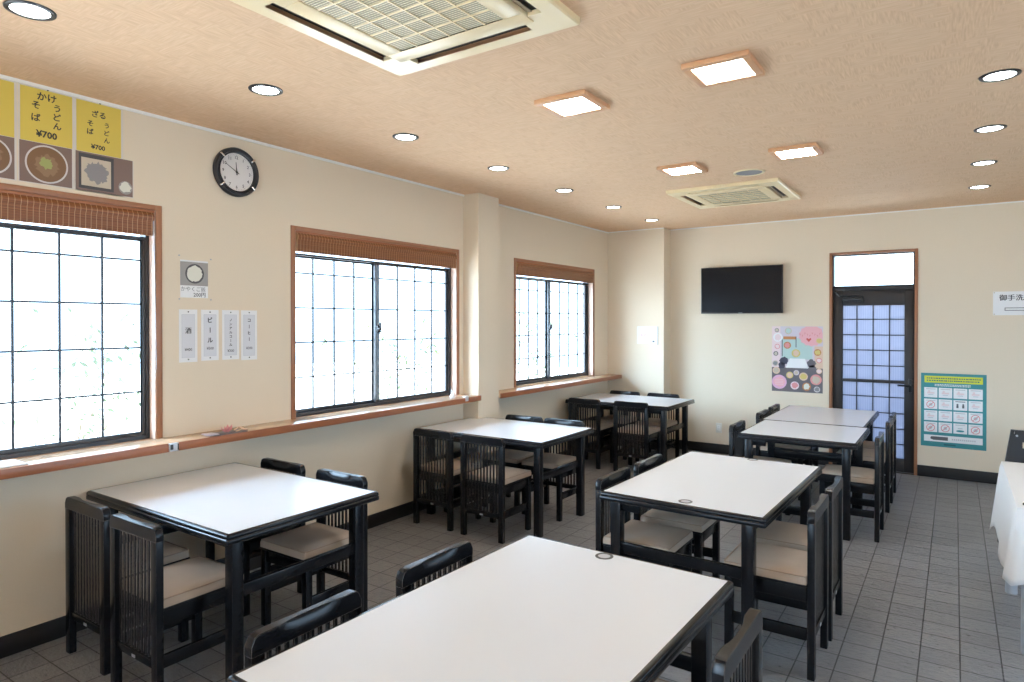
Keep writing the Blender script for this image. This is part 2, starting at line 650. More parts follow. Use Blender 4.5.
# crown trims
struct('trim_1', MB().box(XL, XL + 0.012, YR, 4.745, HC - 0.016, HC).box(XL, XL + 0.012, 5.065, 7.78, HC - 0.016, HC), 'white_trim', None, 'thin white trim between left wall and ceiling', 'trim')
struct('trim_2', MB().box(-2.992, XR, YB - 0.01, YB, HC - 0.012, HC).box(-3.744, -2.992, 7.77, 7.78, HC - 0.012, HC), 'white_trim', None, 'thin white trim between end wall and ceiling', 'trim')
# window ledges
for k, (y0, y1, zt, xf) in enumerate(((YR, 4.742, 0.936, -3.545), (5.068, 7.778, 0.922, -3.555))):
    r = thing('trim_%d' % (k + 3), ['long wooden window ledge under the two nearer windows', 'short wooden window ledge under the far window'][k], 'window ledge', (XL, y0, 0), kind='structure')
    L = y1 - y0
    MB().box(0, xf - XL - 0.014, 0, L, zt - 0.04, zt, 0.002).build('ledge_board', 'ledge_top_wood', r)
    MB().box(xf - XL - 0.014, xf - XL, 0, L, zt - 0.046, zt + 0.001, 0.004).build('ledge_nosing', 'red_brown_wood', r)


# windows
def make_window(idx, y0, y1):
    W = y1 - y0
    r = thing('window_%d' % idx, ['first window with two dark framed sliding sashes of square panes', 'middle window with two dark framed sliding sashes of square panes', 'far window with two dark framed sliding sashes of square panes'][idx - 1], 'window', (XL, y0, 0), kind='structure')
    c = MB()
    cw = 0.036
    # casing lines the opening and shows as a narrow face on the room side
    c.box(-WT + 0.02, 0.008, 0, cw, WZ0, WZ1, 0.003)
    c.box(-WT + 0.02, 0.008, W - cw, W, WZ0, WZ1, 0.003)
    c.box(-WT + 0.02, 0.008, cw, W - cw, WZ1 - 0.03, WZ1, 0.003)
    c.build('window_casing', 'brown_casing_wood', r)
    rv = MB()  # thin lining over the casing, coloured as if washed by daylight
    rv.box(-0.060, 0.002, cw, cw + 0.004, 0.934, WZ1 - 0.03).box(-0.060, 0.002, W - cw - 0.004, W - cw, 0.934, WZ1 - 0.03)
    rv.build('window_reveal', 'daylit_reveal_wood', r)
    MB().box(-WT + 0.02, -0.001, cw, W - cw, WZ0, 0.934).build('window_sill', 'ledge_top_wood', r)
    fx0, fx1 = -0.125, -0.062
    f = MB()
    ft = 0.022
    f.box(fx0, fx1, cw, W - cw, 0.934, 0.955)
    f.box(fx0, fx1, cw, W - cw, WZ1 - 0.055, WZ1 - 0.03)
    f.box(fx0, fx1, cw, cw + ft, 0.955, WZ1 - 0.055)
    f.box(fx0, fx1, W - cw - ft, W - cw, 0.955, WZ1 - 0.055)
    f.box(fx0, fx1, cw + ft, W - cw - ft, 2.070, 2.084)
    f.build('window_frame', 'dark_bronze_aluminium', r)
    MB().box(-0.094, -0.090, cw + ft, W - cw - ft, 2.084, WZ1 - 0.055).build('upper_pane', 'clear_glass', r)
    mid = W / 2 - (0.0, 0.035, 0.070)[idx - 1]
    st = 0.042
    for k, (a, b, x0, x1) in enumerate(((cw + ft, mid + 0.024, -0.122, -0.098), (mid - 0.024, W - cw - ft, -0.090, -0.066))):
        s_ = MB()
        z0, z1 = 0.955, 2.070
        # outer stile is narrow where the track hides it
        sa, sb = (0.020, st) if k == 0 else (st, 0.020)
        s_.box(x0, x1, a, a + sa, z0, z1, 0.002)
        s_.box(x0, x1, b - sb, b, z0, z1, 0.002)
        s_.box(x0, x1, a + sa, b - sb, z0, z0 + 0.024, 0.002)
        s_.box(x0, x1, a + sa, b - sb, z1 - 0.012, z1, 0.002)
        so = s_.build('sash', 'dark_bronze_aluminium', r)
        xm = (x0 + x1) / 2
        g = MB()
        n = 4
        ia, ib = a + sa, b - sb
        for q in range(1, n):
            yy = ia + (ib - ia) * q / n
            g.box(xm - 0.006, xm + 0.006, yy - 0.0058, yy + 0.0058, z0 + 0.024, z1 - 0.012)
        for zz in (1.205, 1.455, 1.702, 1.950):
            g.box(xm - 0.0055, xm + 0.0055, ia, ib, zz - 0.005, zz + 0.005)
        g.build('muntin_grid', 'dark_bronze_aluminium', so)
        MB().box(xm - 0.002, xm + 0.002, ia, ib, z0 + 0.024, z1 - 0.012).build('pane', 'clear_glass', so)
    MB().box(-0.0665, -0.064, mid - 0.020, mid + 0.012, 0.98, 2.055).build('meeting_sheen_strip', 'sky_sheen_metal', r)  # thin strip on the meeting stile, coloured like reflected sky
    lt = MB()
    lt.box(-0.064, -0.046, mid - 0.02, mid + 0.014, 1.515, 1.575, 0.004)
    lt.cyl((-0.046, mid - 0.003, 1.545), (-0.034, mid - 0.003, 1.545), 0.014)
    lt.box(-0.040, -0.030, mid - 0.010, mid + 0.004, 1.54, 1.60, 0.003)
    lt.build('latch', 'black_plastic', r)
    return r


for k, (a, b) in enumerate(WIN):
    make_window(k + 1, a, b)

# the door in the end wall
dr = thing('door_1', 'dark framed glass door with frosted square panes under a clear transom', 'door', (DX0, YB, 0), kind='structure')
W = DX1 - DX0
c = MB()
c.box(0, 0.030, -0.012, 0.13, 0, DZ, 0.003).box(W - 0.030, W, -0.012, 0.13, 0, DZ, 0.003).box(0.030, W - 0.030, -0.012, 0.13, DZ - 0.026, DZ, 0.003)
c.build('door_casing', 'brown_casing_wood', dr)
f = MB()
f.box(0.030, W - 0.030, 0.02, 0.11, 1.945, 1.998, 0.003)
f.box(0.030, W - 0.030, 0.0, 0.13, 0.0, 0.011)
f.box(0.030, 0.042, 0.02, 0.11, 1.998, DZ - 0.026).box(W - 0.042, W - 0.030, 0.02, 0.11, 1.998, DZ - 0.026).box(0.042, W - 0.042, 0.02, 0.11, DZ - 0.040, DZ - 0.026)
f.build('door_frame', 'dark_door_aluminium', dr)
MB().box(0.042, W - 0.042, 0.06, 0.066, 1.998, DZ - 0.040).build('transom_pane', 'clear_glass', dr)
lf = MB()
gx0, gx1, gz0, gz1 = -1.026 - DX0, -0.440 - DX0, 0.150, 1.782
lf.box(0.031, gx0, 0.03, 0.07, 0.012, 1.944, 0.003).box(gx1, W - 0.031, 0.03, 0.07, 0.012, 1.944, 0.003)
lf.box(gx0, gx1, 0.03, 0.07, 0.012, gz0, 0.003).box(gx0, gx1, 0.03, 0.07, gz1, 1.944, 0.003)
lf.box(gx0, gx1, 0.03, 0.07, 0.945, 0.978, 0.003)
leaf = lf.build('door_leaf', 'dark_door_aluminium', dr)
g = MB()
for xx in (-0.888, -0.732, -0.577):
    g.box(xx - DX0 - 0.0045, xx - DX0 + 0.0045, 0.040, 0.060, gz0, gz1)
for zz in (1.631, 1.461, 1.296, 1.129, 0.795, 0.625, 0.460, 0.300):
    g.box(gx0, gx1, 0.041, 0.059, zz - 0.0045, zz + 0.0045)
g.build('muntin_grid', 'dark_door_aluminium', leaf)
MB().box(gx0, gx1, 0.049, 0.053, gz0, gz1).build('frosted_pane', 'frosted_glass', leaf)
MB().box(0.135, 0.335, -0.022, 0.03, 1.828, 1.868, 0.006).cyl((0.32, -0.004, 1.868), (0.32, -0.004, 1.885), 0.012).tube([(0.32, -0.004, 1.882), (0.20, -0.03, 1.884), (0.10, 0.0, 1.890), (0.05, 0.02, 1.95)], 0.008).build('door_closer', 'black_plastic', leaf)
h = MB().box(W - 0.085, W - 0.050, 0.018, 0.032, 0.86, 1.0, 0.004).cyl((W - 0.068, 0.02, 0.93), (W - 0.068, -0.02, 0.93), 0.010)
h.tube([(W - 0.068, -0.02, 0.93), (W - 0.10, -0.026, 0.932), (W - 0.18, -0.022, 0.932)], 0.009)
h.build('door_handle', 'black_plastic', leaf)

# ================================================================== THINGS IN THE ROOM
# ---- roll-up bamboo blinds
bl_labels = ['rolled up bamboo blind at the top of the first window, below the yellow menu posters', 'rolled up bamboo blind at the top of the middle window, left of the pillar', 'rolled up bamboo blind at the top of the far window, right of the pillar']
for k, (a, b) in enumerate(WIN):
    r = thing('bamboo_blind', bl_labels[k], 'blind', (XL, a + 0.040, 2.085), group='bamboo blinds over the windows')
    W = b - a - 0.080
    e0 = 0.012
    prof = [(-0.050, 0.148), (-0.004, 0.148), (0.004, 0.130), (0.010, 0.122), (0.016, 0.112), (0.016, 0.098), (0.012, 0.088), (0.008, 0.080), (0.006, 0.012), (0.0, 0.004), (-0.02, 0.004), (-0.04, 0.02)]
    mb = MB()
    A = [mb.bm.verts.new((x, e0, z)) for x, z in prof]
    B = [mb.bm.verts.new((x, W - e0 * 0.5, z)) for x, z in prof]
    n = len(prof)
    for q in range(n):
        mb.bm.faces.new((A[q], A[(q + 1) % n], B[(q + 1) % n], B[q]))
    mb.bm.faces.new(A[::-1])
    mb.bm.faces.new(B)
    mb.build('rolled_weave', 'bamboo_blind_weave', r, 60)
    MB().box(-0.05, 0.004, 0, W, 0.132, 0.1465, 0.002).build('headrail', 'red_brown_wood', r)
    if k == 0:
        MB().tube([(0.010, W - 0.012, 0.10), (0.012, W - 0.013, -0.30), (0.012, W - 0.016, -0.72), (0.013, W - 0.005, -0.80), (0.012, W + 0.002, -0.72), (0.010, W - 0.004, -0.2), (0.010, W - 0.008, 0.10)], 0.0015, 6).build('pull_cord', 'light_grey_metal', r)

# ---- dining chairs
CH = 'black slatted dining chairs'


def make_chair(label):
    W, hw, pw = 0.39, 0.195, 0.042
    r = thing('dining_chair', label, 'chair', group=CH)
    # back legs run up to the top rail; local +y is the way the sitter faces
    for sx in (-1, 1):
        x0 = sx * (hw - pw / 2)
        MB().box(x0 - pw / 2, x0 + pw / 2, -0.018, 0.014, 0, 0.702, 0.003).build('leg', 'black_lacquered_wood', r)
        xf = sx * (hw - 0.028)
        MB().box(xf - 0.019, xf + 0.019, 0.345, 0.383, 0, 0.408, 0.004).build('leg', 'black_lacquered_wood', r)
    # top rail: rounded outer corners and a scooped hand hold in its front face
    tr = MB()
    N = 36
    rings = []
    for k in range(N + 1):
        x = -hw + W * k / N
        dcorner = hw - abs(x)
        rc = 0.030
        top = 0.757 if dcorner > rc else 0.757 - rc + math.sqrt(max(rc * rc - (rc - dcorner) ** 2, 0))
        sc = max(0.0, 1 - (x / 0.115) ** 2)
        sc = sc * sc * (3 - 2 * sc)
        top -= 0.0015 * sc
        yf = 0.014
        pts = [(-0.018, 0.700), (-0.018, top - 0.002), (-0.016, top), (yf - 0.002 - 0.011 * sc, top), (yf - 0.011 * sc, top - 0.002), (yf - 0.007 * sc, top - 0.012), (yf - 0.001 * sc, top - 0.026 if dcorner > rc else (0.700 + top) / 2 + 0.002), (yf, 0.700)]
        rings.append([tr.bm.verts.new((x, y, max(z, 0.7005) if 0 < i < 7 else z)) for i, (y, z) in enumerate(pts)])
    for A, B in zip(rings, rings[1:]):
        m_ = len(A)
        for q in range(m_):
            tr.bm.faces.new((A[q], A[(q + 1) % m_], B[(q + 1) % m_], B[q]))
    tr.bm.faces.new(rings[0][::-1])
    tr.bm.faces.new(rings[-1])
    tr.build('top_rail', 'black_lacquered_wood', r, 32)
    ix = hw - pw
    MB().box(-ix, ix, -0.012, 0.012, 0.170, 0.205, 0.003).build('bottom_rail', 'black_lacquered_wood', r)
    sl = MB()
    pit = 2 * ix / 21
    for k in range(10):
        x0 = -ix + pit * (2 * k + 1)
        sl.box(x0 + 0.001, x0 + pit - 0.001, -0.0035, 0.0035, 0.205, 0.702)
    sl.build('slat_panel', 'black_lacquered_wood', r)
    MB().box(-0.016, 0.012, -0.0135, -0.012, 0.176, 0.188).build('maker_tag', 'light_grey_metal', r, label='small silver tag')
    fr = MB()
    fr.box(-ix, ix, 0.352, 0.374, 0.340, 0.405, 0.003)
    for sx in (-1, 1):
        xf = sx * (hw - 0.028)
        fr.box(xf - 0.011, xf + 0.011, 0.018, 0.350, 0.340, 0.405, 0.003)
    fr.box(-ix, ix, 0.008, 0.020, 0.350, 0.405)
    fr.box(-hw + 0.010, hw - 0.010, 0.018, 0.392, 0.405, 0.417, 0.003)
    fr.build('seat_frame', 'black_lacquered_wood', r)
    for sx in (-1, 1):
        xf = sx * (hw - 0.028)
        MB().box(xf - 0.010, xf + 0.010, 0.018, 0.348, 0.165, 0.218, 0.003).build('stretcher', 'black_lacquered_wood', r)
    # cushion with a slight crown
    cu = MB()
    G = 10
    x0, x1, y0, y1 = -hw + 0.014, hw - 0.014, 0.020, 0.388
    grid = [[None] * (G + 1) for _ in range(G + 1)]
    low = [[None] * (G + 1) for _ in range(G + 1)]
    for i in range(G + 1):
        for j in range(G + 1):
            u, v_ = i / G, j / G
            e = min(u, 1 - u, v_, 1 - v_)
            z = 0.461 + 0.010 * (1 - (2 * u - 1) ** 4) * (1 - (2 * v_ - 1) ** 4) - (0.008 if e == 0 else 0)
            ins = 0.004 if e == 0 else 0
            px = x0 + (x1 - x0) * u + (ins if u == 0 else -ins if u == 1 else 0)
            py = y0 + (y1 - y0) * v_ + (ins if v_ == 0 else -ins if v_ == 1 else 0)
            grid[i][j] = cu.bm.verts.new((px, py, z))
            if e == 0:
                low[i][j] = cu.bm.verts.new((x0 + (x1 - x0) * u, y0 + (y1 - y0) * v_, 0.440)), cu.bm.verts.new((x0 + (x1 - x0) * u, y0 + (y1 - y0) * v_, 0.417))
    for i in range(G):
        for j in range(G):
            cu.bm.faces.new((grid[i][j], grid[i + 1][j], grid[i + 1][j + 1], grid[i][j + 1]))
    per = [(i, 0) for i in range(G)] + [(G, j) for j in range(G)] + [(i, G) for i in range(G, 0, -1)] + [(0, j) for j in range(G, 0, -1)]
    for (a, b_) in zip(per, per[1:] + per[:1]):
        ga, gb = grid[a[0]][a[1]], grid[b_[0]][b_[1]]
        la, lb = low[a[0]][a[1]], low[b_[0]][b_[1]]
        cu.bm.faces.new((ga, la[0], lb[0], gb))
        cu.bm.faces.new((la[0], la[1], lb[1], lb[0]))
    cu.bm.faces.new([low[i][j][1] for i, j in per])
    s_ = cu.build('seat', 'beige_cushion_fabric', r, 50, label='beige seat cushion')
    pp = MB()
    pp.tube([(x0 + 0.002, y0 + 0.006, 0.4535), (x0 + 0.002, y1 - 0.006, 0.4535), (x0 + 0.008, y1 - 0.001, 0.4535), (x1 - 0.008, y1 - 0.001, 0.4535), (x1 - 0.002, y1 - 0.006, 0.4535), (x1 - 0.002, y0 + 0.006, 0.4535)], 0.0028, 6)
    pp.build('piping', 'cushion_piping', s_)
    return r


chairs = [
    # x, y, facing (degrees about z; 0 = facing +y), label
    (-3.370, 1.420, 0, 'black slatted chair, back to camera, at the first window table, next to the wall'),
    (-2.882, 1.402, 0, 'black slatted chair, back to camera, at the first window table, on the aisle side'),
    (-3.372, 2.495, 180, 'black slatted chair on the far side of the first window table, by the wall'),
    (-2.845, 2.490, 180, 'black slatted chair on the far side of the first window table, aisle side'),
    (-3.372, 3.880, 0, 'black slatted chair on the near side of the pillar table, next to the wall'),
    (-2.885, 3.870, 0, 'black slatted chair on the near side of the pillar table, on the aisle side'),
    (-3.205, 4.925, 180, 'black slatted chair behind the table by the pillar, nearer the pillar'),
    (-2.795, 4.925, 180, 'black slatted chair behind the table by the pillar, on the aisle side'),
    (-3.385, 6.420, 0, 'black slatted chair on the near side of the back corner table, by the wall'),
    (-2.835, 6.430, 0, 'black slatted chair on the near side of the back corner table, aisle side'),
    (-3.340, 7.390, 180, 'black slatted chair behind the back corner table, next to the wall'),
    (-2.850, 7.390, 180, 'black slatted chair behind the back corner table, below the paper notice'),
    (-1.575, 3.345, -90, 'black slatted chair left of the centre table, the nearer of its two left chairs'),
    (-1.560, 3.812, -90, 'black slatted chair left of the centre table, the farther of its two left chairs'),
    (-0.528, 3.345, 90, 'black slatted chair right of the centre table, the nearer of its two right chairs'),
    (-0.522, 3.790, 90, 'black slatted chair right of the centre table, the farther of its two right chairs'),
    (-1.565, 1.245, -90, 'black slatted chair left of the foreground table, the nearer of its two left chairs'),
    (-1.555, 1.810, -90, 'black slatted chair left of the foreground table, the farther of its two left chairs'),
    (-0.485, 1.818, 90, 'worn black slatted chair right of the foreground table, only its back showing'),
    (-1.505, 5.600, -90, 'black slatted chair left of the joined door tables, nearest of the three there'),
    (-1.505, 6.470, -90, 'black slatted chair left of the joined door tables, middle of the three there'),
    (-1.510, 6.970, -90, 'black slatted chair left of the joined door tables, farthest of the three there'),
    (-0.465, 5.600, 90, 'black slatted chair right of the joined door tables, nearest of the three there'),
    (-0.465, 6.490, 90, 'black slatted chair right of the joined door tables, middle of the three there'),
    (-0.468, 6.910, 90, 'black slatted chair right of the joined door tables, the one closest to the door'),
]
proto = None
for x, y, a, lab in chairs:
    if proto is None:
        proto = make_chair(lab)
        proto.location = (x, y, 0)
        proto.rotation_euler = (0, 0, R(a))
    else:
        dup(proto, (x, y, 0), (0, 0, R(a)), lab)


# ---- dining tables
def make_table(label, cx, cy, L, Wd, rot, inset=0.058, badges=(), end_inset=None):
    """L along local x, Wd along local y"""
    r = thing('dining_table', label, 'table', (cx, cy, 0), (0, 0, R(rot)), 'black framed dining tables with white tops')
    hl, hw = L / 2, Wd / 2
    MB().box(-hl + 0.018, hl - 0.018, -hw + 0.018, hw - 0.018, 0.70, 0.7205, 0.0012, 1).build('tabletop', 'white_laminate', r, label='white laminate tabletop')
    # bull-nosed black edging
    pr = [(0.020, 0.676), (-0.002 + 0.004, 0.676), (0.0, 0.680), (0.0, 0.694), (0.003, 0.698), (0.001, 0.702), (0.002, 0.712), (0.006, 0.718), (0.012, 0.7200), (0.019, 0.7200)]
    e = MB()
    rings = []
    for i_, z in pr:
        ring = []
        rc = 0.010
        ax, ay = hl - i_, hw - i_
        for qx, qy, a0 in ((1, 1, 0), (-1, 1, 90), (-1, -1, 180), (1, -1, 270)):
            for k in range(4):
                a = R(a0 + 30 * k)
                ring.append(e.bm.verts.new((qx * (ax - rc) + rc * math.cos(a), qy * (ay - rc) + rc * math.sin(a), z)))
        rings.append(ring)
    for A, B in zip(rings, rings[1:] + rings[:1]):
        n = len(A)
        for k in range(n):
            e.bm.faces.new((A[k], A[(k + 1) % n], B[(k + 1) % n], B[k]))
    e.build('edge_band', 'black_lacquered_wood', r, 50)
    MB().box(-hl + 0.02, hl - 0.02, -hw + 0.02, hw - 0.02, 0.677, 0.700).build('core_board', 'black_lacquered_wood', r)
    lw = 0.055
    lx, ly = hl - inset - lw / 2, hw - (inset if end_inset is None else end_inset) - lw / 2
    for sx in (-1, 1):
        for sy in (-1, 1):
            MB().box(sx * lx - lw / 2, sx * lx + lw / 2, sy * ly - lw / 2, sy * ly + lw / 2, 0, 0.677, 0.004).build('leg', 'black_lacquered_wood', r)
    # end rails between the legs of each end, and aprons under the top
    al, aw = lx, ly
    if L >= Wd:
        for sx in (-1, 1):
            MB().box(sx * lx - 0.014, sx * lx + 0.014, -ly + lw / 2, ly - lw / 2, 0.412, 0.464, 0.003).build('end_rail', 'black_lacquered_wood', r)
            MB().box(sx * (lx - 0.20) - 0.012, sx * (lx - 0.20) + 0.012, -ly + 0.02, ly - 0.02, 0.625, 0.677, 0.003).build('apron', 'black_lacquered_wood', r)
        for sy in (-1, 1):
            MB().box(-lx + lw / 2, lx - lw / 2, sy * ly - 0.012, sy * ly + 0.012, 0.628, 0.677, 0.003).build('apron', 'black_lacquered_wood', r)
    else:
        for sy in (-1, 1):
            MB().box(-lx + lw / 2, lx - lw / 2, sy * ly - 0.014, sy * ly + 0.014, 0.412, 0.464, 0.003).build('end_rail', 'black_lacquered_wood', r)
            MB().box(-lx + 0.02, lx - 0.02, sy * (ly - 0.20) - 0.012, sy * (ly - 0.20) + 0.012, 0.625, 0.677, 0.003).build('apron', 'black_lacquered_wood', r)
            MB().box(-lx + lw / 2, -lx + lw / 2 + 0.10, sy * ly - 0.012, sy * ly + 0.012, 0.628, 0.677, 0.003).build('corner_bracket', 'black_lacquered_wood', r)
        for sx in (-1, 1):
            MB().box(sx * lx - 0.012, sx * lx + 0.012, -ly + lw / 2, ly - lw / 2, 0.628, 0.677, 0.003).build('apron', 'black_lacquered_wood', r)
    for bx_, by_ in badges:
        MB().ring(bx_, by_, 0.023, 0.034, 0.7195, 0.7218, 36).build('grommet_ring', 'black_plastic', r, label='black ring of the round grommet')
        MB().disc(bx_, by_, 0.0235, 0.7195, 0.7212, 32).build('grommet_cap', 'pale_ink', r, label='grey cap of the round grommet')
    return r


make_table('white topped black dining table under the first window, nearest the wall menus', -3.1125, 1.998, 1.276, 0.860, -0.2)
make_table('white topped black dining table beside the pillar, under the middle window', -3.090, 4.465, 1.225, 0.830, 0.0)
make_table('white topped black dining table in the back left corner by the boxed column', -3.068, 6.930, 1.230, 0.830, 0.0)
make_table('white topped black dining table in the centre of the room with two ring grommets', -1.098, 3.712, 0.836, 1.310, -1.4, end_inset=0.018, badges=((0.022, -0.585), (0.016, 0.612)))
make_table('large white topped black dining table in the foreground, cut by the picture edge', -1.059, 1.602, 0.852, 1.346, -1.4, badges=((-0.043, 0.620),))
make_table('nearer of the two white topped tables pushed together in front of the door', -1.003, 5.735, 0.850, 0.860, 0.0, 0.05, end_inset=0.020)
make_table('farther of the two white topped tables pushed together in front of the door', -1.035, 6.780, 0.840, 1.215, 0.0, 0.05)

# ---- white-clothed table on the right
r = thing('folding_table', 'table with grey metal legs hidden under a white cloth at the right edge', 'table', (0.255, 3.93, 0))
MB().box(0.005, 0.80, 0.005, 1.23, 0.690, 0.712, 0.003).build('tabletop', 'light_grey_metal', r)
for x, y in ((0.045, 0.06), (0.028, 0.92), (0.75, 0.06), (0.75, 1.17)):
    MB().cyl((x, y, 0), (x, y, 0.690), 0.030, n=24).build('leg', 'light_grey_metal', r)
for x in (0.04, 0.75):
    MB().box(x - 0.012, x + 0.012, 0.09, 0.90, 0.60, 0.63, 0.003).build('brace', 'light_grey_metal', r)
cl = MB()
# cloth: top sheet plus overhang; s runs around the rim, t down the drop
X0, X1, Y0, Y1 = 0.250, 1.065, 3.915, 5.165
NS = 60
rim = []
for k in range(NS):
    rim.append((X0, Y1 + (Y0 - Y1) * k / NS, -1, 0))
for k in range(30):
    rim.append((X0 + (X1 - X0) * k / 30, Y0, 0, -1))
for k in range(NS):
    rim.append((X1, Y0 + (Y1 - Y0) * k / NS, 1, 0))
for k in range(30):
    rim.append((X1 + (X0 - X1) * k / 30, Y1, 0, 1))
NR = len(rim)
NT = 12
loops = []
for t in range(NT + 1):
    lp = []
    tt = t / NT
    for k, (x, y, nx, ny) in enumerate(rim):
        if k < NS:
            u = k / NS
            drop = 0.40 - 0.02 * math.sin(u * 9) - 0.09 * max(0, (u - 0.75) / 0.25)
        elif k < NS + 30:
            u = (k - NS) / 30
            drop = 0.31 - 0.10 * min(1, u * 2.2) + 0.012 * math.sin(u * 14)
        else:
            u = 0.5
            drop = 0.30 + 0.03 * math.sin(k * 0.35)
        ripple = 0.006 * math.sin(k * 0.22 + 0.6) + 0.002 * math.sin(k * 0.5)
        out_ = tt * 0.032 + tt * ripple
        # corners flare
        cd = min(abs(k - c_) for c_ in (0, NS, NS + 30, 2 * NS + 30, NR))
        flare = 0.022 * max(0, 1 - cd / 6) * tt
        cdiag = Vector((nx, ny, 0))
        if cd < 6:
            cx_, cy_ = (X0 + X1) / 2, (Y0 + Y1) / 2
            cdiag = (cdiag + 0.8 * (1 - cd / 6) * Vector((math.copysign(1, x - cx_), math.copysign(1, y - cy_), 0))).normalized()
            drop += 0.05 * (1 - cd / 6)
        p = Vector((x, y, 0.718)) + cdiag * (out_ + flare + (0.006 if t else 0))
        p.z = 0.718 - drop * tt
        lp.append(cl.bm.verts.new(p))
    loops.append(lp)
for A, B in zip(loops, loops[1:]):
    for k in range(NR):
        cl.bm.faces.new((A[k], A[(k + 1) % NR], B[(k + 1) % NR], B[k]))
cl.bm.faces.new(loops[0])
co = cl.build('tablecloth', 'white_cloth', None, 70)
sm = co.modifiers.new('thickness', 'SOLIDIFY')
sm.thickness = 0.002
sm.offset = 1.0
tag(co, 'white tablecloth draped over the table at the right edge', 'tablecloth')
tag(MB().lathe([(0.0, 0), (0.010, 0), (0.012, 0.004), (0.009, 0.010), (0, 0.012)], (0.285, 3.985, 0.7195), 16).build('cloth_pin', 'black_plastic'), 'small dark button holding the corner of the white tablecloth', 'pin')

# ---- black chair behind the clothed table: moulded back with an oblong hand slot
r = thing('stacking_chair', 'black moulded chair with a slotted back behind the white clothed table', 'chair', (0.49, 5.42, 0), (0, 0, 0))
bk = MB()
zb0, zb1 = 0.50, 0.875


def bx_edge(z):
    return 0.232 - 0.058 * (z - 0.50) / 0.375


def yy_(z):
    return 0.06 + 0.16 * (z - 0.50)


def quadprism(mb, pts, y0, y1):
    A = [mb.bm.verts.new((x, yy_(z) + y0, z)) for x, z in pts]
    B = [mb.bm.verts.new((x, yy_(z) + y1, z)) for x, z in pts]
    n = len(pts)
    for k in range(n):
        mb.bm.faces.new((A[k], A[(k + 1) % n], B[(k + 1) % n], B[k]))
    mb.bm.faces.new(A[::-1])
    mb.bm.faces.new(B)


fr = MB()
for sx in (-1, 1):
    quadprism(fr, [(sx * bx_edge(zb0), zb0), (sx * bx_edge(zb1), zb1), (sx * (bx_edge(zb1) - 0.020), zb1), (sx * (bx_edge(zb0) - 0.022), zb0)], -0.016, 0.016)
quadprism(fr, [(-bx_edge(zb1) + 0.02, zb1), (bx_edge(zb1) - 0.02, zb1), (bx_edge(zb1) - 0.02, zb1 - 0.026), (-bx_edge(zb1) + 0.02, zb1 - 0.026)], -0.016, 0.016)
fr.build('back_frame', 'black_plastic', r)
pn = MB()
e_ = 0.020
quadprism(pn, [(-bx_edge(0.85) + e_, 0.849), (bx_edge(0.85) - e_, 0.849), (bx_edge(0.797) - e_, 0.797), (-bx_edge(0.797) + e_, 0.797)], -0.008, 0.008)
quadprism(pn, [(-bx_edge(0.757) + e_, 0.757), (bx_edge(0.757) - e_, 0.757), (bx_edge(0.50) - e_, 0.50), (-bx_edge(0.50) + e_, 0.50)], -0.008, 0.008)
for sx in (-1, 1):
    quadprism(pn, [(sx * (bx_edge(0.797) - e_), 0.797), (sx * 0.112, 0.797), (sx * 0.112, 0.757), (sx * (bx_edge(0.757) - e_), 0.757)], -0.008, 0.008)
pn.build('back_panel', 'charcoal_plastic', r)
MB().box(-0.225, 0.225, 0.05, 0.48, 0.425, 0.46, 0.014, 3).build('seat', 'charcoal_plastic', r)
for sx in (-1, 1):
    MB().tube([(sx * 0.215, 0.03, 0), (sx * 0.215, 0.05, 0.43), (sx * 0.222, 0.06, 0.52)], 0.012).build('leg', 'black_plastic', r)
    MB().tube([(sx * 0.215, 0.49, 0), (sx * 0.205, 0.46, 0.43)], 0.012).build('leg', 'black_plastic', r)
MB().lathe([(0, 0), (0.007, 0), (0.007, 0.004), (0, 0.005)], (0, 0, 0), 14).build('bolt', 'grey_metal', r).matrix_local = Matrix.Translation((-0.142, 0.102, 0.838)) @ Matrix.Rotation(R(90), 4, 'X')

# ---- ceiling panels, downlights, speaker, air conditioners
pl = None
for (x, y, lab) in ((-1.698, 3.085, 'square wood rimmed ceiling lamp, nearer one of the left pair'), (-0.888, 3.052, 'square wood rimmed ceiling lamp, nearer one of the right pair and largest in view'), (-1.722, 4.86, 'square wood rimmed ceiling lamp, farther one of the left pair'), (-0.902, 4.795, 'square wood rimmed ceiling lamp, farther one of the right pair, above the speaker')):
    if pl is None:
        pl = thing('ceiling_lamp', lab, 'lamp', (x, y, HC), (0, 0, 0), 'square wooden ceiling lamps')
        w = 0.150
        f = MB()
        f.box(-w, w, -w, -w + 0.036, -0.024, 0.0, 0.003).box(-w, w, w - 0.036, w, -0.024, 0.0, 0.003)
        f.box(-w, -w + 0.036, -w + 0.036, w - 0.036, -0.024, 0.0, 0.003).box(w - 0.036, w, -w + 0.036, w - 0.036, -0.024, 0.0, 0.003)
        f.build('lamp_frame', 'light_lamp_wood', pl)
        MB().box(-w + 0.036, w - 0.036, -w + 0.036, w - 0.036, -0.020, -0.004).build('diffuser', 'lamp_white', pl)
    else:
        dup(pl, (x, y, HC), (0, 0, 0), lab)

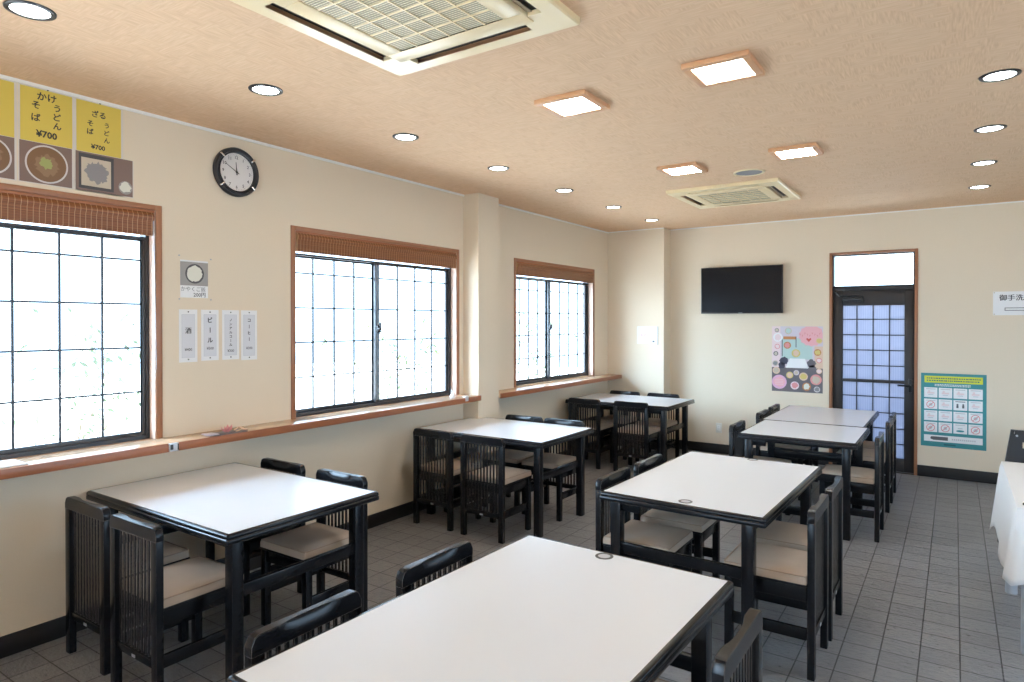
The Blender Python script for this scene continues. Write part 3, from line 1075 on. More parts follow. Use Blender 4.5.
dn = None
row1 = ['first downlight of the left row, at the top left corner', 'second downlight of the left row, above the wall menus', 'third downlight of the left row, beyond the wall clock', 'fourth downlight of the left row, counted from the nearest', 'fifth downlight of the left row, counted from the nearest', 'sixth downlight of the left row, next to last', 'seventh downlight of the left row, nearest the end wall']
row2 = ['first downlight of the right row, nearest and largest', 'second downlight of the right row, counted from the nearest', 'third downlight of the right row, next to last', 'fourth downlight of the right row, nearest the end wall']
for (x, y, lab) in [(-2.885, 1.027 + 1.0155 * k, row1[k]) for k in range(7)] + [(0.173, 3.881 + 1.03 * k, row2[k]) for k in range(4)]:
    lab = 'round black rimmed recessed light, ' + lab
    if dn is None:
        dn = thing('downlight', lab, 'downlight', (x, y, HC), (0, 0, 0), 'recessed round downlights')
        MB().lathe([(0.062, -0.002), (0.064, -0.006), (0.075, -0.007), (0.082, -0.004), (0.083, 0.0), (0.062, 0.0)], n=40).build('rim', 'black_plastic', dn)
        MB().lathe([(0.0, -0.0015), (0.0625, -0.003), (0.0625, -0.0005), (0.0, -0.0005)], n=36).build('lens', 'downlight_white', dn)
    else:
        dup(dn, (x, y, HC), (0, 0, 0), lab)

sp = thing('ceiling_speaker', 'round grey ceiling speaker between the far lamps and the air conditioner', 'speaker', (-1.338, 5.285, HC))
MB().lathe([(0.098, -0.004), (0.103, -0.009), (0.115, -0.008), (0.118, 0.0), (0.098, 0.0)], n=44).build('rim', 'cream_plastic', sp)
MB().lathe([(0, -0.008), (0.06, -0.007), (0.0985, -0.004), (0.0985, -0.001), (0, -0.001)], n=44).build('speaker_grille', 'speaker_mesh', sp)


def make_ac(label, cx, cy):
    r = thing('air_conditioner', label, 'air conditioner', (cx, cy, HC), (0, 0, 0), 'ceiling cassette air conditioners')
    h = 0.474
    # bevelled square panel
    p = MB()
    lv = [(h, 0.0), (h, -0.024), (h - 0.006, -0.030), (0.405, -0.030)]
    rings = [[p.bm.verts.new((sx * a, sy * a, z)) for sx, sy in ((1, 1), (-1, 1), (-1, -1), (1, -1))] for a, z in lv]
    for A, B in zip(rings, rings[1:]):
        for k in range(4):
            p.bm.faces.new((A[k], A[(k + 1) % 4], B[(k + 1) % 4], B[k]))
    # between slots: corner pieces and inner frame
    inn, out_ = 0.345, 0.405
    for sx in (-1, 1):
        for sy in (-1, 1):
            xa, xb = sorted((sx * 0.300, sx * out_))
            ya, yb = sorted((sy * 0.300, sy * out_))
            p.box(xa, xb, ya, yb, -0.0302, -0.012)
    p.build('panel', 'cream_plastic', r, 25)
    MB().box(-out_, out_, -out_, out_, -0.012, -0.001).build('slot_recess', 'dark_slot', r)
    q = MB()
    gi = 0.262
    for a0, a1, z0, z1 in ((gi, inn, -0.036, -0.012),):
        q.box(-a1, a1, a0, a1, z0, z1, 0.004).box(-a1, a1, -a1, -a0, z0, z1, 0.004).box(-a1, -a0, -a0, a0, z0, z1, 0.004).box(a0, a1, -a0, a0, z0, z1, 0.004)
    q.build('inner_frame', 'cream_plastic', r)
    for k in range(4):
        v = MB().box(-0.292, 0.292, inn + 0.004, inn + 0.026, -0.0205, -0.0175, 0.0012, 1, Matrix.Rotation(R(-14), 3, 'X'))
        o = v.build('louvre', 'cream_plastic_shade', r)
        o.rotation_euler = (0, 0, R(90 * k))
    g = MB().box(-gi, gi, -gi, gi, -0.030, -0.012)
    go = g.build('intake_grille', 'grille_weave', r)
    gr = MB()
    for k in range(1, 6):
        xx = -gi + 2 * gi * k / 6
        gr.box(xx - 0.003, xx + 0.003, -gi, gi, -0.034, -0.029)
        gr.box(-gi, gi, xx - 0.003, xx + 0.003, -0.0335, -0.029)
    gr.build('grille_bars', 'cream_plastic', go)
    return r


ac = make_ac('large cream ceiling cassette air conditioner at the top of the picture', -1.673, 1.765)
dup(ac, (-1.668, 6.085, HC), (0, 0, 0), 'cream ceiling cassette air conditioner near the end wall, smaller in view')

# ---- television
tv = thing('television', 'flat black television mounted on the end wall', 'television', (-2.105, YB - 0.004, 1.703))
MB().box(-0.17, 0.17, -0.036, -0.001, 0.12, 0.42, 0.004).build('wall_bracket', 'black_plastic', tv)
MB().box(-0.472, 0.472, -0.075, -0.034, 0, 0.558, 0.006).build('casing', 'black_plastic', tv)
MB().box(-0.462, 0.462, -0.0762, -0.074, 0.016, 0.548).build('screen', 'tv_screen', tv)
MB().box(-0.022, 0.022, -0.0766, -0.075, 0.004, 0.011).build('emblem', 'grey_metal', tv)

# ---- wall clock
ck = thing('wall_clock', 'round black rimmed wall clock between the first and middle windows', 'clock', (XL, 2.438, 2.542), (R(90), 0, R(90)))
rc = 0.152
MB().lathe([(0.126, 0.012), (0.128, 0.022), (0.134, 0.032), (0.146, 0.032), (rc, 0.024), (rc + 0.001, 0.0), (0.124, 0.0)], n=56).build('rim', 'charcoal_plastic', ck)
MB().lathe([(0.118, 0.014), (0.119, 0.026), (0.128, 0.028), (0.128, 0.012)], n=56).build('inner_bezel', 'black_plastic', ck)
MB().disc(0, 0, 0.122, 0.003, 0.013, 48).build('dial', 'clock_face', ck)
nm = MB()
for k in range(1, 13):
    a = R(90 - 30 * k)
    nm.text(str(k), 0.092 * math.cos(a), 0.092 * math.sin(a), 0.027, 0.0132, 0.0136)
for k in range(60):
    a = R(6 * k)
    nm.box(-0.0008, 0.0008, -0.003, 0.003, 0.0130, 0.0135, 0, 1, None) if False else None
    x, y = 0.108 * math.cos(a), 0.108 * math.sin(a)
    nm.disc(x, y, 0.0011 if k % 5 else 0.002, 0.0130, 0.0136, 6)
nm.build('numerals', 'ink', ck)


def hand(ang, ln, w, z):
    a = R(90 - ang)
    d = Vector((math.cos(a), math.sin(a)))
    p = Vector((-d.y, d.x))
    pts = [-d * 0.018 + p * w, -d * 0.018 - p * w, d * ln - p * w * 0.5, d * ln + p * w * 0.5]
    return MB().poly([(q.x, q.y) for q in pts], z, z + 0.001)


hand(355, 0.062, 0.0035, 0.0150).build('hour_hand', 'ink', ck)
hand(300, 0.086, 0.0028, 0.0165).build('minute_hand', 'ink', ck)
MB().disc(0, 0, 0.006, 0.0145, 0.019, 16).build('hub', 'black_plastic', ck)
for a in (40, 140, 220, 320):
    o = MB().box(0.122, 0.154, -0.005, 0.005, 0.024, 0.036, 0.002).build('stud', 'silver_stud', ck)
    o.rotation_euler = (0, 0, R(a))

# ---- papers on the walls: local x to the right, y up, z off the wall
LW = (R(90), 0, R(90))
BWALL = (R(90), 0, 0)
YG = 'laminated noodle menus above the first window'


def noodle_menu(label, y0, wy, wp, kind):
    r = thing('menu_poster', label, 'menu', (XL + 0.0005, y0, 2.283), LW, YG)
    MB().box(-0.008, wy + 0.010, 0.0, 0.476, 0, 0.001).build('laminate_sheet', 'lamination', r)
    MB().box(0, wy, 0.206, 0.470, 0.001, 0.0016).build('yellow_panel', 'yellow_paper', r)
    if wp > wy + 0.02:
        MB().box(-0.006, wp, 0.0, 0.204, 0.0002, 0.0010).build('photo_backing', 'lamination', r)
    ph = MB().box(-0.004, wp - 0.004, 0.004, 0.204, 0.001, 0.0016).build('photo_panel', 'photo_brown', r)
    MB().disc(wy * 0.52, 0.474, 0.004, 0.001, 0.004, 10).build('push_pin', 'black_plastic', r)
    tx = MB()
    z0, z1 = 0.0016, 0.0022

    def T(s_, fx, fy, sz, wgt=0.022):
        tx.text(s_, wy * fx, 0.206 + 0.264 * (1 - fy), sz, z0, z1, wgt)
    if kind == 1:
        T('かけ', 0.50, 0.13, 0.044)
        for s_, fy in (('そ', 0.31), ('ば', 0.54)):
            T(s_, 0.29, fy, 0.042)
        for s_, fy in (('う', 0.29), ('ど', 0.46), ('ん', 0.63)):
            T(s_, 0.70, fy, 0.040)
        pr_ = MB().text('¥700', wy * 0.49, 0.206 + 0.264 * 0.17, 0.044, z0, z1, 0.03)
        MB().disc(0.112, 0.103, 0.094, 0.0016, 0.0020, 40).build('bowl_rim', 'bowl_white', ph)
        MB().disc(0.112, 0.103, 0.086, 0.0020, 0.0024, 40).build('soup', 'soup', ph)
        MB().blob(0.112, 0.100, 0.050, 0.0024, 0.0027, 34, 0.2, 3).build('tempura_flakes', 'tempura_brown', ph)
        MB().blob(0.110, 0.108, 0.027, 0.0027, 0.0030, 22, 0.3, 4).build('scallions', 'scallion_green', ph)
    elif kind == 2:
        T('ざる', 0.49, 0.21, 0.038)
        for s_, fy in (('そ', 0.42), ('ば', 0.58)):
            T(s_, 0.30, fy, 0.034)
        for s_, fy in (('う', 0.40), ('ど', 0.55), ('ん', 0.70)):
            T(s_, 0.67, fy, 0.031)
        pr_ = MB().text('¥700', wy * 0.47, 0.206 + 0.264 * 0.13, 0.033, z0, z1, 0.03)
        MB().box(0.010, 0.180, 0.014, 0.196, 0.0016, 0.0020).build('tray', 'photo_dark', ph)
        MB().box(0.022, 0.166, 0.030, 0.176, 0.0020, 0.0024).build('mat', 'tray_beige', ph)
        MB().blob(0.096, 0.104, 0.055, 0.0024, 0.0028, 40, 0.18, 5).build('noodles', 'noodle_grey', ph)
        MB().disc(0.240, 0.050, 0.036, 0.0016, 0.0020, 30).build('sauce_cup', 'photo_grey', ph)
        MB().blob(0.240, 0.052, 0.028, 0.0020, 0.0024, 18, 0.25, 6).build('garnish', 'rice_white', ph)
    else:
        MB().disc(wp * 0.55, 0.103, 0.090, 0.0016, 0.0020, 40).build('bowl_rim', 'bowl_white', ph)
        MB().disc(wp * 0.55, 0.103, 0.082, 0.0020, 0.0024, 40).build('soup', 'soup', ph)
        MB().blob(wp * 0.55, 0.100, 0.055, 0.0024, 0.0027, 34, 0.2, 8).build('topping', 'tempura_brown', ph)
    if kind != 0:
        tx.build('dish_name', 'ink', r, 0)
        pr_.build('price_text', 'ink', r, 0)
    else:
        tx.bm.free()
    return r


noodle_menu('yellow menu with a noodle bowl photo, cut by the left picture edge', 1.040, 0.228, 0.232, 0)
noodle_menu('yellow menu priced 700 yen with a round noodle bowl photo below', 1.292, 0.226, 0.228, 1)
noodle_menu('yellow menu priced 700 yen with a square noodle tray photo below', 1.537, 0.218, 0.282, 2)

r = thing('menu_card', 'small menu card with a photo of a rice bowl, above the white price strips', 'menu', (XL + 0.0005, 2.080, 1.735), LW)
MB().box(-0.012, 0.196, -0.005, 0.262, 0, 0.0006).build('laminate_sheet', 'cream_wallpaper', r)
MB().box(0, 0.172, 0.010, 0.232, 0.0006, 0.0012).build('card', 'white_paper', r)
ph = MB().box(0, 0.172, 0.082, 0.222, 0.0012, 0.0018).build('photo_panel', 'photo_grey', r)
MB().disc(0.088, 0.153, 0.058, 0.0018, 0.0022, 34).build('bowl_rim', 'photo_dark', ph)
MB().blob(0.087, 0.154, 0.047, 0.0022, 0.0026, 30, 0.08, 2).build('rice', 'rice_white', ph)
MB().text('かやくご飯', 0.080, 0.062, 0.031, 0.0012, 0.0018, 0.0).build('dish_name', 'grey_ink', r, 0)
MB().text('200円', 0.118, 0.028, 0.031, 0.0012, 0.0018, 0.02).build('price_text', 'grey_ink', r, 0)
for px, py in ((-0.006, 0.256), (0.190, 0.246), (-0.006, 0.001), (0.190, 0.001)):
    MB().disc(px, py, 0.0045, 0.0004, 0.004, 10).build('push_pin', 'grey_metal', r)

strips = [(2.072, 0.112, 0.312, '酒', '¥400', 'white vertical price strip for sake, leftmost of the four below the rice card', 0.040),
          (2.208, 0.113, 0.308, 'ビール', '¥500', 'white vertical price strip for beer, second of the four below the rice card', 0.036),
          (2.344, 0.115, 0.309, 'ノンアルコール', '¥300', 'white vertical price strip for alcohol-free drink, third of the four, longest wording', 0.020),
          (2.474, 0.114, 0.317, 'コーヒー', '¥300', 'white vertical price strip for coffee, rightmost of the four below the rice card', 0.026)]
for y0, w, h, s_, pr, lab, sz in strips:
    r = thing('price_strip', lab, 'price strip', (XL + 0.0005, y0, 1.675 - h), LW, 'white drink price strips')
    MB().box(0, w, 0, h, 0, 0.001).build('strip_paper', 'white_paper', r)
    MB().box(0.017, w - 0.017, 0.026, h - 0.028, 0.001, 0.0014).build('printed_panel', 'pale_strip', r)
    b_ = MB()
    for xx0, xx1, yy0, yy1 in ((0.016, w - 0.016, 0.026, 0.0275), (0.016, w - 0.016, h - 0.0295, h - 0.028), (0.016, 0.0175, 0.026, h - 0.028), (w - 0.0175, w - 0.016, 0.026, h - 0.028)):
        b_.box(xx0, xx1, yy0, yy1, 0.001, 0.0018)
    b_.build('border_line', 'pale_ink', r)
    t_ = MB()
    n = len(s_)
    if n == 1:
        for dx in (-0.0008, 0.0, 0.0008):
            t_.text(s_, w / 2 + dx, h * 0.60, sz, 0.0014, 0.002 + abs(dx) * 0.05, 0.0)
    else:
        top, bot = h * 0.80, h * (0.40 if n == 3 else 0.30 if n == 7 else 0.42)
        for k, ch in enumerate(s_):
            yk = top + (bot - top) * k / (n - 1)
            rot = R(90) if ch == 'ー' else 0
            t_.text(ch, w / 2, yk, sz, 0.0014, 0.002, 0.03, rot)
    pr_ = MB().text(pr, w / 2, h * (0.24 if n != 7 else 0.18), 0.022, 0.0014, 0.002, 0.02)
    t_.build('drink_name', 'ink', r, 0)
    pr_.build('price_text', 'grey_ink', r, 0)
    for yy in (0.016, h - 0.014):
        MB().disc(w / 2, yy, 0.004, 0.001, 0.004, 10).build('push_pin', 'black_plastic', r)

# food poster beside the door
r = thing('food_poster', 'pink and grey poster of many dishes on the end wall left of the door', 'poster', (-1.764, YB - 0.0005, 0.800), BWALL)
PW, PH = 0.543, 0.752
MB().box(0, PW, 0, PH, 0, 0.001).build('poster_sheet', 'lavender', r)


def P(u, v):
    return u * PW, (1 - v) * PH


def prect(name, mname, u0, v0, u1, v1, z):
    a, b_ = P(u0, v1)
    c_, d_ = P(u1, v0)
    MB().box(a, c_, b_, d_, z, z + 0.0004).build(name, mname, r)


def ppoly(name, mname, pts, z):
    MB().poly([P(u, v) for u, v in pts], z, z + 0.0004).build(name, mname, r)


prect('dark_panel', 'slate', 0.0, 0.63, 1.0, 1.0, 0.001)
prect('pale_column', 'pale_pink', 0.0, 0.0, 0.17, 0.63, 0.001)
prect('peach_column', 'peach', 0.84, 0.30, 1.0, 0.63, 0.001)
prect('mint_scene', 'mint', 0.20, 0.18, 0.80, 0.50, 0.001)
prect('awning', 'orange_brown', 0.23, 0.155, 0.48, 0.20, 0.0014)
prect('post', 'photo_dark', 0.20, 0.20, 0.215, 0.46, 0.0018)
prect('post', 'photo_dark', 0.475, 0.155, 0.49, 0.32, 0.0018)
ppoly('table_picture', 'white_paper', [(0.36, 0.49), (0.66, 0.49), (0.72, 0.635), (0.28, 0.635)], 0.0018)
rg = random.Random(4)
pts = []
cu_, cv_ = 0.78, 0.14
for k in range(28):
    a = 2 * PI * k / 28
    q = 1.0 if k % 2 else 0.90
    pts.append((min(0.995, cu_ + 0.25 * q * math.cos(a)), max(0.004, cv_ + 0.165 * q * math.sin(a))))
ppoly('title_burst', 'pink', pts, 0.0014)
for (u, v_, rr, m1, m2) in ((0.10, 0.06, 0.045, 'noodle_grey', 'tray_beige'), (0.33, 0.07, 0.07, 'tray_beige', 'mint'), (0.12, 0.17, 0.095, 'white_paper', 'pale_pink'), (0.11, 0.31, 0.055, 'soft_red', 'pale_pink'), (0.08, 0.42, 0.05, 'slate', 'tray_beige'), (0.07, 0.57, 0.06, 'tray_beige', 'noodle_grey'), (0.31, 0.29, 0.075, 'orange_brown', 'soft_red'), (0.48, 0.41, 0.085, 'mustard', 'peach'), (0.90, 0.39, 0.07, 'orange_brown', 'mustard'), (0.93, 0.51, 0.055, 'soft_red', 'pale_pink'), (0.09, 0.68, 0.075, 'peach', 'tray_beige'), (0.36, 0.745, 0.07, 'mustard', 'peach'), (0.49, 0.705, 0.055, 'lavender', 'tray_beige'), (0.63, 0.76, 0.085, 'peach', 'mustard'), (0.93, 0.67, 0.055, 'peach', 'pale_pink'), (0.87, 0.80, 0.11, 'soft_red', 'tray_beige'), (0.15, 0.855, 0.15, 'magenta_pink', 'pink'), (0.46, 0.90, 0.085, 'pale_pink', 'soft_red'), (0.69, 0.91, 0.085, 'orange_brown', 'rice_white'), (0.89, 0.945, 0.06, 'bowl_white', 'noodle_grey'), (0.93, 0.215, 0.065, 'peach', 'mustard')):
    x, y = P(u, v_)
    o = MB().disc(x, y, rr * PW, 0.0020, 0.0024, 26).build('dish_picture', m1, r)
    MB().blob(x, y, rr * PW * 0.72, 0.0024, 0.0027, 18, 0.18, int(u * 100)).build('food', m2, o)
for (u, v_, rr) in ((0.24, 0.53, 0.085), (0.20, 0.60, 0.07), (0.78, 0.56, 0.085), (0.80, 0.63, 0.07)):
    x, y = P(u, v_)
    MB().blob(x, y, rr * PW, 0.0019, 0.0022, 24, 0.15, int(v_ * 100)).build('dark_shape', 'navy' if u < 0.5 else 'slate', r)
t_ = MB()
for k in range(9):
    x, y = P(0.56 + 0.048 * k, 0.12 + 0.02 * math.sin(k * 2.1))
    t_.box(x - 0.008, x + 0.008, y - 0.003, y + 0.003, 0.0018, 0.0022, 0, 1, Matrix.Rotation(0.9 * math.sin(k * 1.7), 3, 'Z'))
    t_.box(x - 0.003, x + 0.002, y - 0.016, y + 0.010, 0.0018, 0.0022, 0, 1, Matrix.Rotation(0.5 * math.sin(k * 2.9), 3, 'Z'))
t_.build('title_strokes', 'soft_red', r)
x, y = P(0.73, 0.20)
MB().poly([(x, y - 0.028), (x + 0.028, y + 0.006), (x + 0.018, y + 0.02), (x, y + 0.008), (x - 0.018, y + 0.02), (x - 0.028, y + 0.006)], 0.0018, 0.0022).build('heart', 'red', r)
t_ = MB()
for k in range(4):
    x, y = P(0.15, 0.82 + 0.025 * k)
    t_.box(x - 0.045, x + 0.045, y - 0.002, y + 0.002, 0.0027, 0.0030)
t_.build('fine_print', 'pale_pink', r)

# green house-rules poster
r = thing('notice_poster', 'teal framed notice poster with a grid of white pictograms right of the door', 'poster', (-0.288, YB - 0.0005, 0.320), BWALL, None)
PW, PH = 0.553, 0.755
MB().box(0, PW, 0, PH, 0, 0.001).build('poster_sheet', 'teal', r)
MB().box(0.03, PW - 0.03, PH - 0.098, PH - 0.028, 0.001, 0.0014).build('yellow_banner', 'lime_yellow', r)
t_ = MB()
g2 = random.Random(3)
for row, zc in ((0, PH - 0.052), (1, PH - 0.076)):
    x = 0.05
    while x < PW - 0.06:
        w_ = g2.uniform(0.008, 0.016)
        t_.box(x, x + w_, zc - 0.006, zc + 0.006, 0.0014, 0.0018)
        x += w_ + g2.uniform(0.004, 0.008)
t_.build('banner_print', 'dark_teal', r)
t_ = MB()
for zc in (PH - 0.115, PH - 0.128):
    x = 0.12
    while x < PW - 0.13:
        w_ = g2.uniform(0.006, 0.013)
        t_.box(x, x + w_, zc - 0.004, zc + 0.004, 0.001, 0.0014)
        x += w_ + g2.uniform(0.003, 0.006)
t_.build('subtitle_print', 'white_paper', r)
cw_, ch_ = 0.115, 0.103
prohib = {(0, 1), (3, 2), (0, 3), (1, 3), (3, 3)}
for i in range(4):
    for j in range(4):
        x0 = 0.028 + i * 0.1262
        y0 = PH - 0.148 - ch_ - j * 0.1185
        o = MB().box(x0, x0 + cw_, y0, y0 + ch_, 0.001, 0.0014).build('pictogram_card', 'white_paper', r)
        p_ = MB()
        xc, yc = x0 + cw_ / 2, y0 + ch_ * 0.44
        p_.box(x0 + 0.016, x0 + cw_ - 0.016, y0 + ch_ - 0.019, y0 + ch_ - 0.012, 0.0014, 0.0018)
        if (i, j) in prohib:
            MB().ring(xc, yc, 0.031, 0.038, 0.0014, 0.0018, 28).box(xc - 0.034, xc + 0.034, yc - 0.0035, yc + 0.0035, 0.0014, 0.0018, 0, 1, Matrix.Rotation(R(45), 3, 'Z')).build('ban_sign', 'soft_red', o)
            p_.blob(xc, yc, 0.016, 0.0014, 0.0016, 12, 0.3, i + j)
        elif (i, j) == (2, 1):
            for dx in (-0.024, 0.024):
                p_.disc(xc + dx, yc + 0.012, 0.009, 0.0014, 0.0018, 14)
                p_.box(xc + dx - 0.009, xc + dx + 0.009, yc - 0.022, yc + 0.004, 0.0014, 0.0018)
        elif (i, j) == (2, 3):
            MB().disc(xc, yc - 0.018, 0.034, 0.0014, 0.0018, 24, 0.010).build('green_oval', 'teal', o)
            p_.box(xc - 0.02, xc + 0.02, yc + 0.004, yc + 0.012, 0.0014, 0.0018)
        else:
            MB().box(xc - 0.032, xc + 0.032, yc - 0.006, yc + 0.010, 0.0014, 0.0018).disc(xc - 0.014, yc + 0.018, 0.010, 0.0014, 0.0018, 14).build('sketch', 'pale_pink', o)
            p_.box(xc - 0.022, xc + 0.022, yc - 0.020, yc - 0.014, 0.0014, 0.0018)
        p_.build('caption', 'pale_ink' if (i, j) != (2, 1) else 'grey_ink', o)
MB().box(0.028, PW - 0.030, 0.052, 0.118, 0.001, 0.0014).build('footer_card', 'white_paper', r)
MB().box(0.105, 0.235, 0.068, 0.104, 0.0014, 0.0018).disc(0.100, 0.088, 0.016, 0.0014, 0.0018, 16).build('footer_mark', 'grey_ink', r)
t_ = MB()
for k in range(12):
    t_.box(0.268 + 0.017 * k, 0.278 + 0.017 * k, 0.078, 0.092, 0.0014, 0.0018)
t_.build('footer_print', 'pale_ink', r)
MB().box(0.20, 0.30, 0.018, 0.034, 0.001, 0.0014).build('bottom_print', 'dark_teal', r)

# restroom sign with an arrow
r = thing('restroom_sign', 'white restroom sign with a right-pointing arrow high on the end wall', 'sign', (0.312, YB - 0.0005, 1.668), BWALL)
MB().box(0, 0.40, 0, 0.232, 0, 0.0012).build('sign_sheet', 'white_paper', r)
lt_ = MB()
for dx in (-0.0012, 0.0, 0.0012):
    lt_.text('御手洗', 0.144 + dx, 0.172, 0.064, 0.0012, 0.002 + abs(dx) * 0.05, 0.0)
lt_.build('lettering', 'ink', r, 0)
a = MB()
aw = 0.0035
for x0, x1, y0, y1 in ((0.092, 0.278, 0.068, 0.074), (0.092, 0.278, 0.044, 0.050), (0.092, 0.098, 0.044, 0.074), (0.272, 0.278, 0.022, 0.050), (0.272, 0.278, 0.068, 0.096)):
    a.box(x0, x1, y0, y1, 0.0012, 0.0018)
a.poly([(0.272, 0.096), (0.280, 0.096), (0.335, 0.059), (0.280, 0.022), (0.272, 0.022), (0.323, 0.059)], 0.0012, 0.0018)
a.build('arrow', 'grey_ink', r)
for px, py in ((0.010, 0.222), (0.010, 0.010), (0.390, 0.222), (0.390, 0.010)):
    MB().disc(px, py, 0.006, 0.0012, 0.004, 10).build('push_pin', 'tray_beige', r)

# paper notice on the boxed corner column
r = thing('paper_notice', 'white paper notice with faint pink writing on the boxed corner column', 'notice', (-3.345, 7.7795, 1.327), BWALL)
MB().box(0, 0.265, 0, 0.218, 0, 0.001).build('notice_sheet', 'white_paper', r)
t_ = MB()
for k, (x, w_, y, h_) in enumerate(((0.030, 0.012, 0.085, 0.05), (0.055, 0.028, 0.082, 0.055), (0.095, 0.026, 0.085, 0.045), (0.130, 0.025, 0.085, 0.04), (0.165, 0.040, 0.110, 0.010), (0.195, 0.008, 0.060, 0.05))):
    t_.ring(x + w_ / 2, y + h_ / 2, w_ * 0.30, w_ * 0.48, 0.001, 0.0014, 18, h_ / max(w_, 0.02) * 0.7)
t_.build('pink_strokes', 'soft_red', r)
MB().box(0.206, 0.232, 0.022, 0.040, 0.001, 0.0014).build('small_mark', 'grey_ink', r)
tag(MB().box(-3.072, -3.066, 7.772, 7.780, 1.315, 1.545).build('wire_hanger', 'grey_metal'), 'thin grey rod hanging beside the paper notice on the corner column', 'rod')

# wall outlet
r = thing('wall_outlet', 'ivory wall socket low on the end wall left of the joined tables', 'outlet', (-2.377, YB, 0.252), BWALL)
MB().box(-0.037, 0.037, 0, 0.118, 0, 0.008, 0.003).build('cover_plate', 'socket_ivory', r)
MB().box(-0.020, 0.020, 0.028, 0.090, 0.008, 0.0095, 0.001).build('socket_insert', 'white_trim', r)
s_ = MB()
for zc in (0.042, 0.072):
    for dx in (-0.006, 0.006):
        s_.box(dx - 0.001, dx + 0.001, zc, zc + 0.009, 0.0094, 0.0098)
s_.build('socket_slots', 'ink', r)

# ---- small things on the window ledges
ZL = 0.9372
r = thing('paper_ornament', 'red and pink folded paper ornament lying on the ledge below the price strips', 'ornament', (-3.60, 2.275, ZL))
MB().box(-0.060, 0.05, -0.10, 0.11, 0, 0.004, 0.001).build('dark_mat', 'slate', r)
MB().box(-0.045, 0.04, -0.135, -0.070, 0.004, 0.010, 0.002).build('lilac_card', 'lavender', r)
pt = MB()
rg = random.Random(9)
for k in range(9):
    a = 2 * PI * k / 9
    L_ = rg.uniform(0.03, 0.05)
    b0 = Vector((0.004 * math.cos(a), 0.01 * math.sin(a), 0.004))
    tip = Vector((L_ * 0.5 * math.cos(a), 0.005 + L_ * math.sin(a), rg.uniform(0.03, 0.058)))
    side = Vector((-math.sin(a), math.cos(a), 0)) * 0.010
    A = [pt.bm.verts.new(p) for p in (b0, (b0 + tip) / 2 + side, tip, (b0 + tip) / 2 - side)]
    up = Vector((0, 0, 0.002))
    B = [pt.bm.verts.new(v.co + up) for v in A]
    pt.bm.faces.new(A)
    pt.bm.faces.new(B[::-1])
    for q in range(4):
        pt.bm.faces.new((A[q], A[(q + 1) % 4], B[(q + 1) % 4], B[q]))
pt.build('petals', 'soft_red', r)
MB().tube([(0.02, 0.05, 0.006), (0.01, 0.09, 0.012), (0.0, 0.14, 0.006)], 0.005).tube([(0.0, 0.05, 0.010), (-0.01, 0.085, 0.026), (-0.01, 0.12, 0.012)], 0.004).build('twisted_strips', 'peach', r)

r = thing('edge_clip', 'small grey and black clip on the ledge edge right of the first window', 'clip', (-3.541, 1.925, 0.898))
MB().box(-0.012, 0.010, -0.028, 0.022, -0.004, 0.040, 0.003).build('clip_body', 'light_grey_metal', r)
MB().box(0.008, 0.013, -0.026, -0.010, 0.006, 0.034, 0.002).box(0.008, 0.012, 0.014, 0.021, 0.0, 0.036, 0.002).build('clip_jaw', 'black_plastic', r)

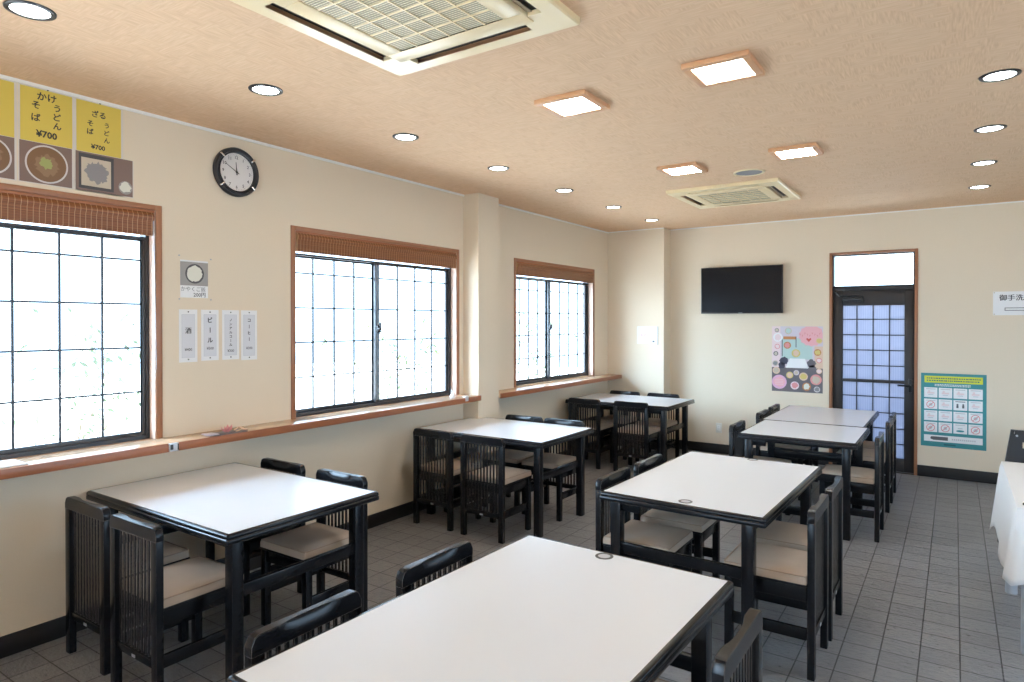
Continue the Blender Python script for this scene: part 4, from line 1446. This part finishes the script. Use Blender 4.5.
r = thing('rabbit_ornament', 'tiny white two-eared ornament on the ledge at the right end of the middle window', 'ornament', (-3.63, 4.43, ZL))
MB().lathe([(0, 0), (0.020, 0), (0.024, 0.012), (0.020, 0.028), (0.010, 0.036), (0, 0.037)], n=20).build('body', 'white_paper', r)
for dy in (-0.010, 0.012):
    MB().tube([(0, dy, 0.032), (0, dy * 1.2, 0.060), (0, dy * 1.5, 0.078)], lambda t: 0.006 * (1 - 0.6 * t) + 0.001).build('ear', 'white_paper', r)
tag(MB().box(-3.575, -3.541, 4.505, 4.550, 0.905, ZL + 0.012, 0.004).build('edge_tile', 'light_grey_metal'), 'small grey block on the ledge edge beside the tiny two-eared ornament', 'block')
tag(MB().box(-3.74, -3.57, 0.95, 1.255, ZL, ZL + 0.006, 0.002).build('paper_stack', 'white_paper'), 'thin white papers on the ledge at the left picture edge', 'papers')

# ================================================================== OUTSIDE
struct('ground', MB().box(-22, XL - WT, -14, 22, -0.35, -0.12).box(XL - WT, 16, YB + WT, 22, -0.35, -0.12).box(XL - WT, 16, -14, YR - WT, -0.35, -0.12), 'outside_concrete', None, 'pale concrete yard outside the windows', 'ground')

struct('dark_ground', MB().box(XR + WT, 16, YR - WT, YB + WT, -0.35, -0.12), 'low_bounce_ground', None, 'unseen dark surface added outside the right wall to limit bounced light', 'dark_ground')  # added out of view so little light bounces up through the right opening


def shrub(label, x, y, h, sd, group='shrubs outside the windows'):
    g = random.Random(sd)
    r = thing('garden_shrub', label, 'shrub', (x, y, -0.12), group=group)
    tw = MB()
    lf_ = MB()
    for b_ in range(7):
        a = g.uniform(0, 2 * PI)
        p = Vector((0, 0, 0))
        d = Vector((0.35 * math.cos(a), 0.35 * math.sin(a), 1)).normalized()
        pts = [p.copy()]
        for s_ in range(6):
            p = p + d * h / 6
            d = (d + Vector((g.uniform(-.3, .3), g.uniform(-.3, .3), 0.1))).normalized()
            pts.append(p.copy())
            if s_ > 1:
                for q in range(9):
                    c_ = p + Vector((g.gauss(0, .14), g.gauss(0, .14), g.gauss(0, .12)))
                    u = Vector((g.gauss(0, 1), g.gauss(0, 1), g.gauss(0, 1))).normalized()
                    w = u.orthogonal().normalized()
                    ln, wd = g.uniform(.035, .06), g.uniform(.012, .02)
                    lf_.bm.faces.new([lf_.bm.verts.new(c_ + k) for k in (-u * ln, w * wd, u * ln, -w * wd)])
        tw.tube(pts, lambda t: 0.010 * (1 - 0.8 * t), 6)
    tw.build('stems', 'twig', r)
    lf_.build('foliage', 'leaf', r, 0, True)


shrub('leafy shrub outside the first window', -6.6, 2.55, 1.7, 1)
shrub('leafy shrub outside the middle window', -6.2, 6.0, 1.7, 2)
shrub('leafy shrub outside the far window', -6.4, 10.2, 1.8, 3)
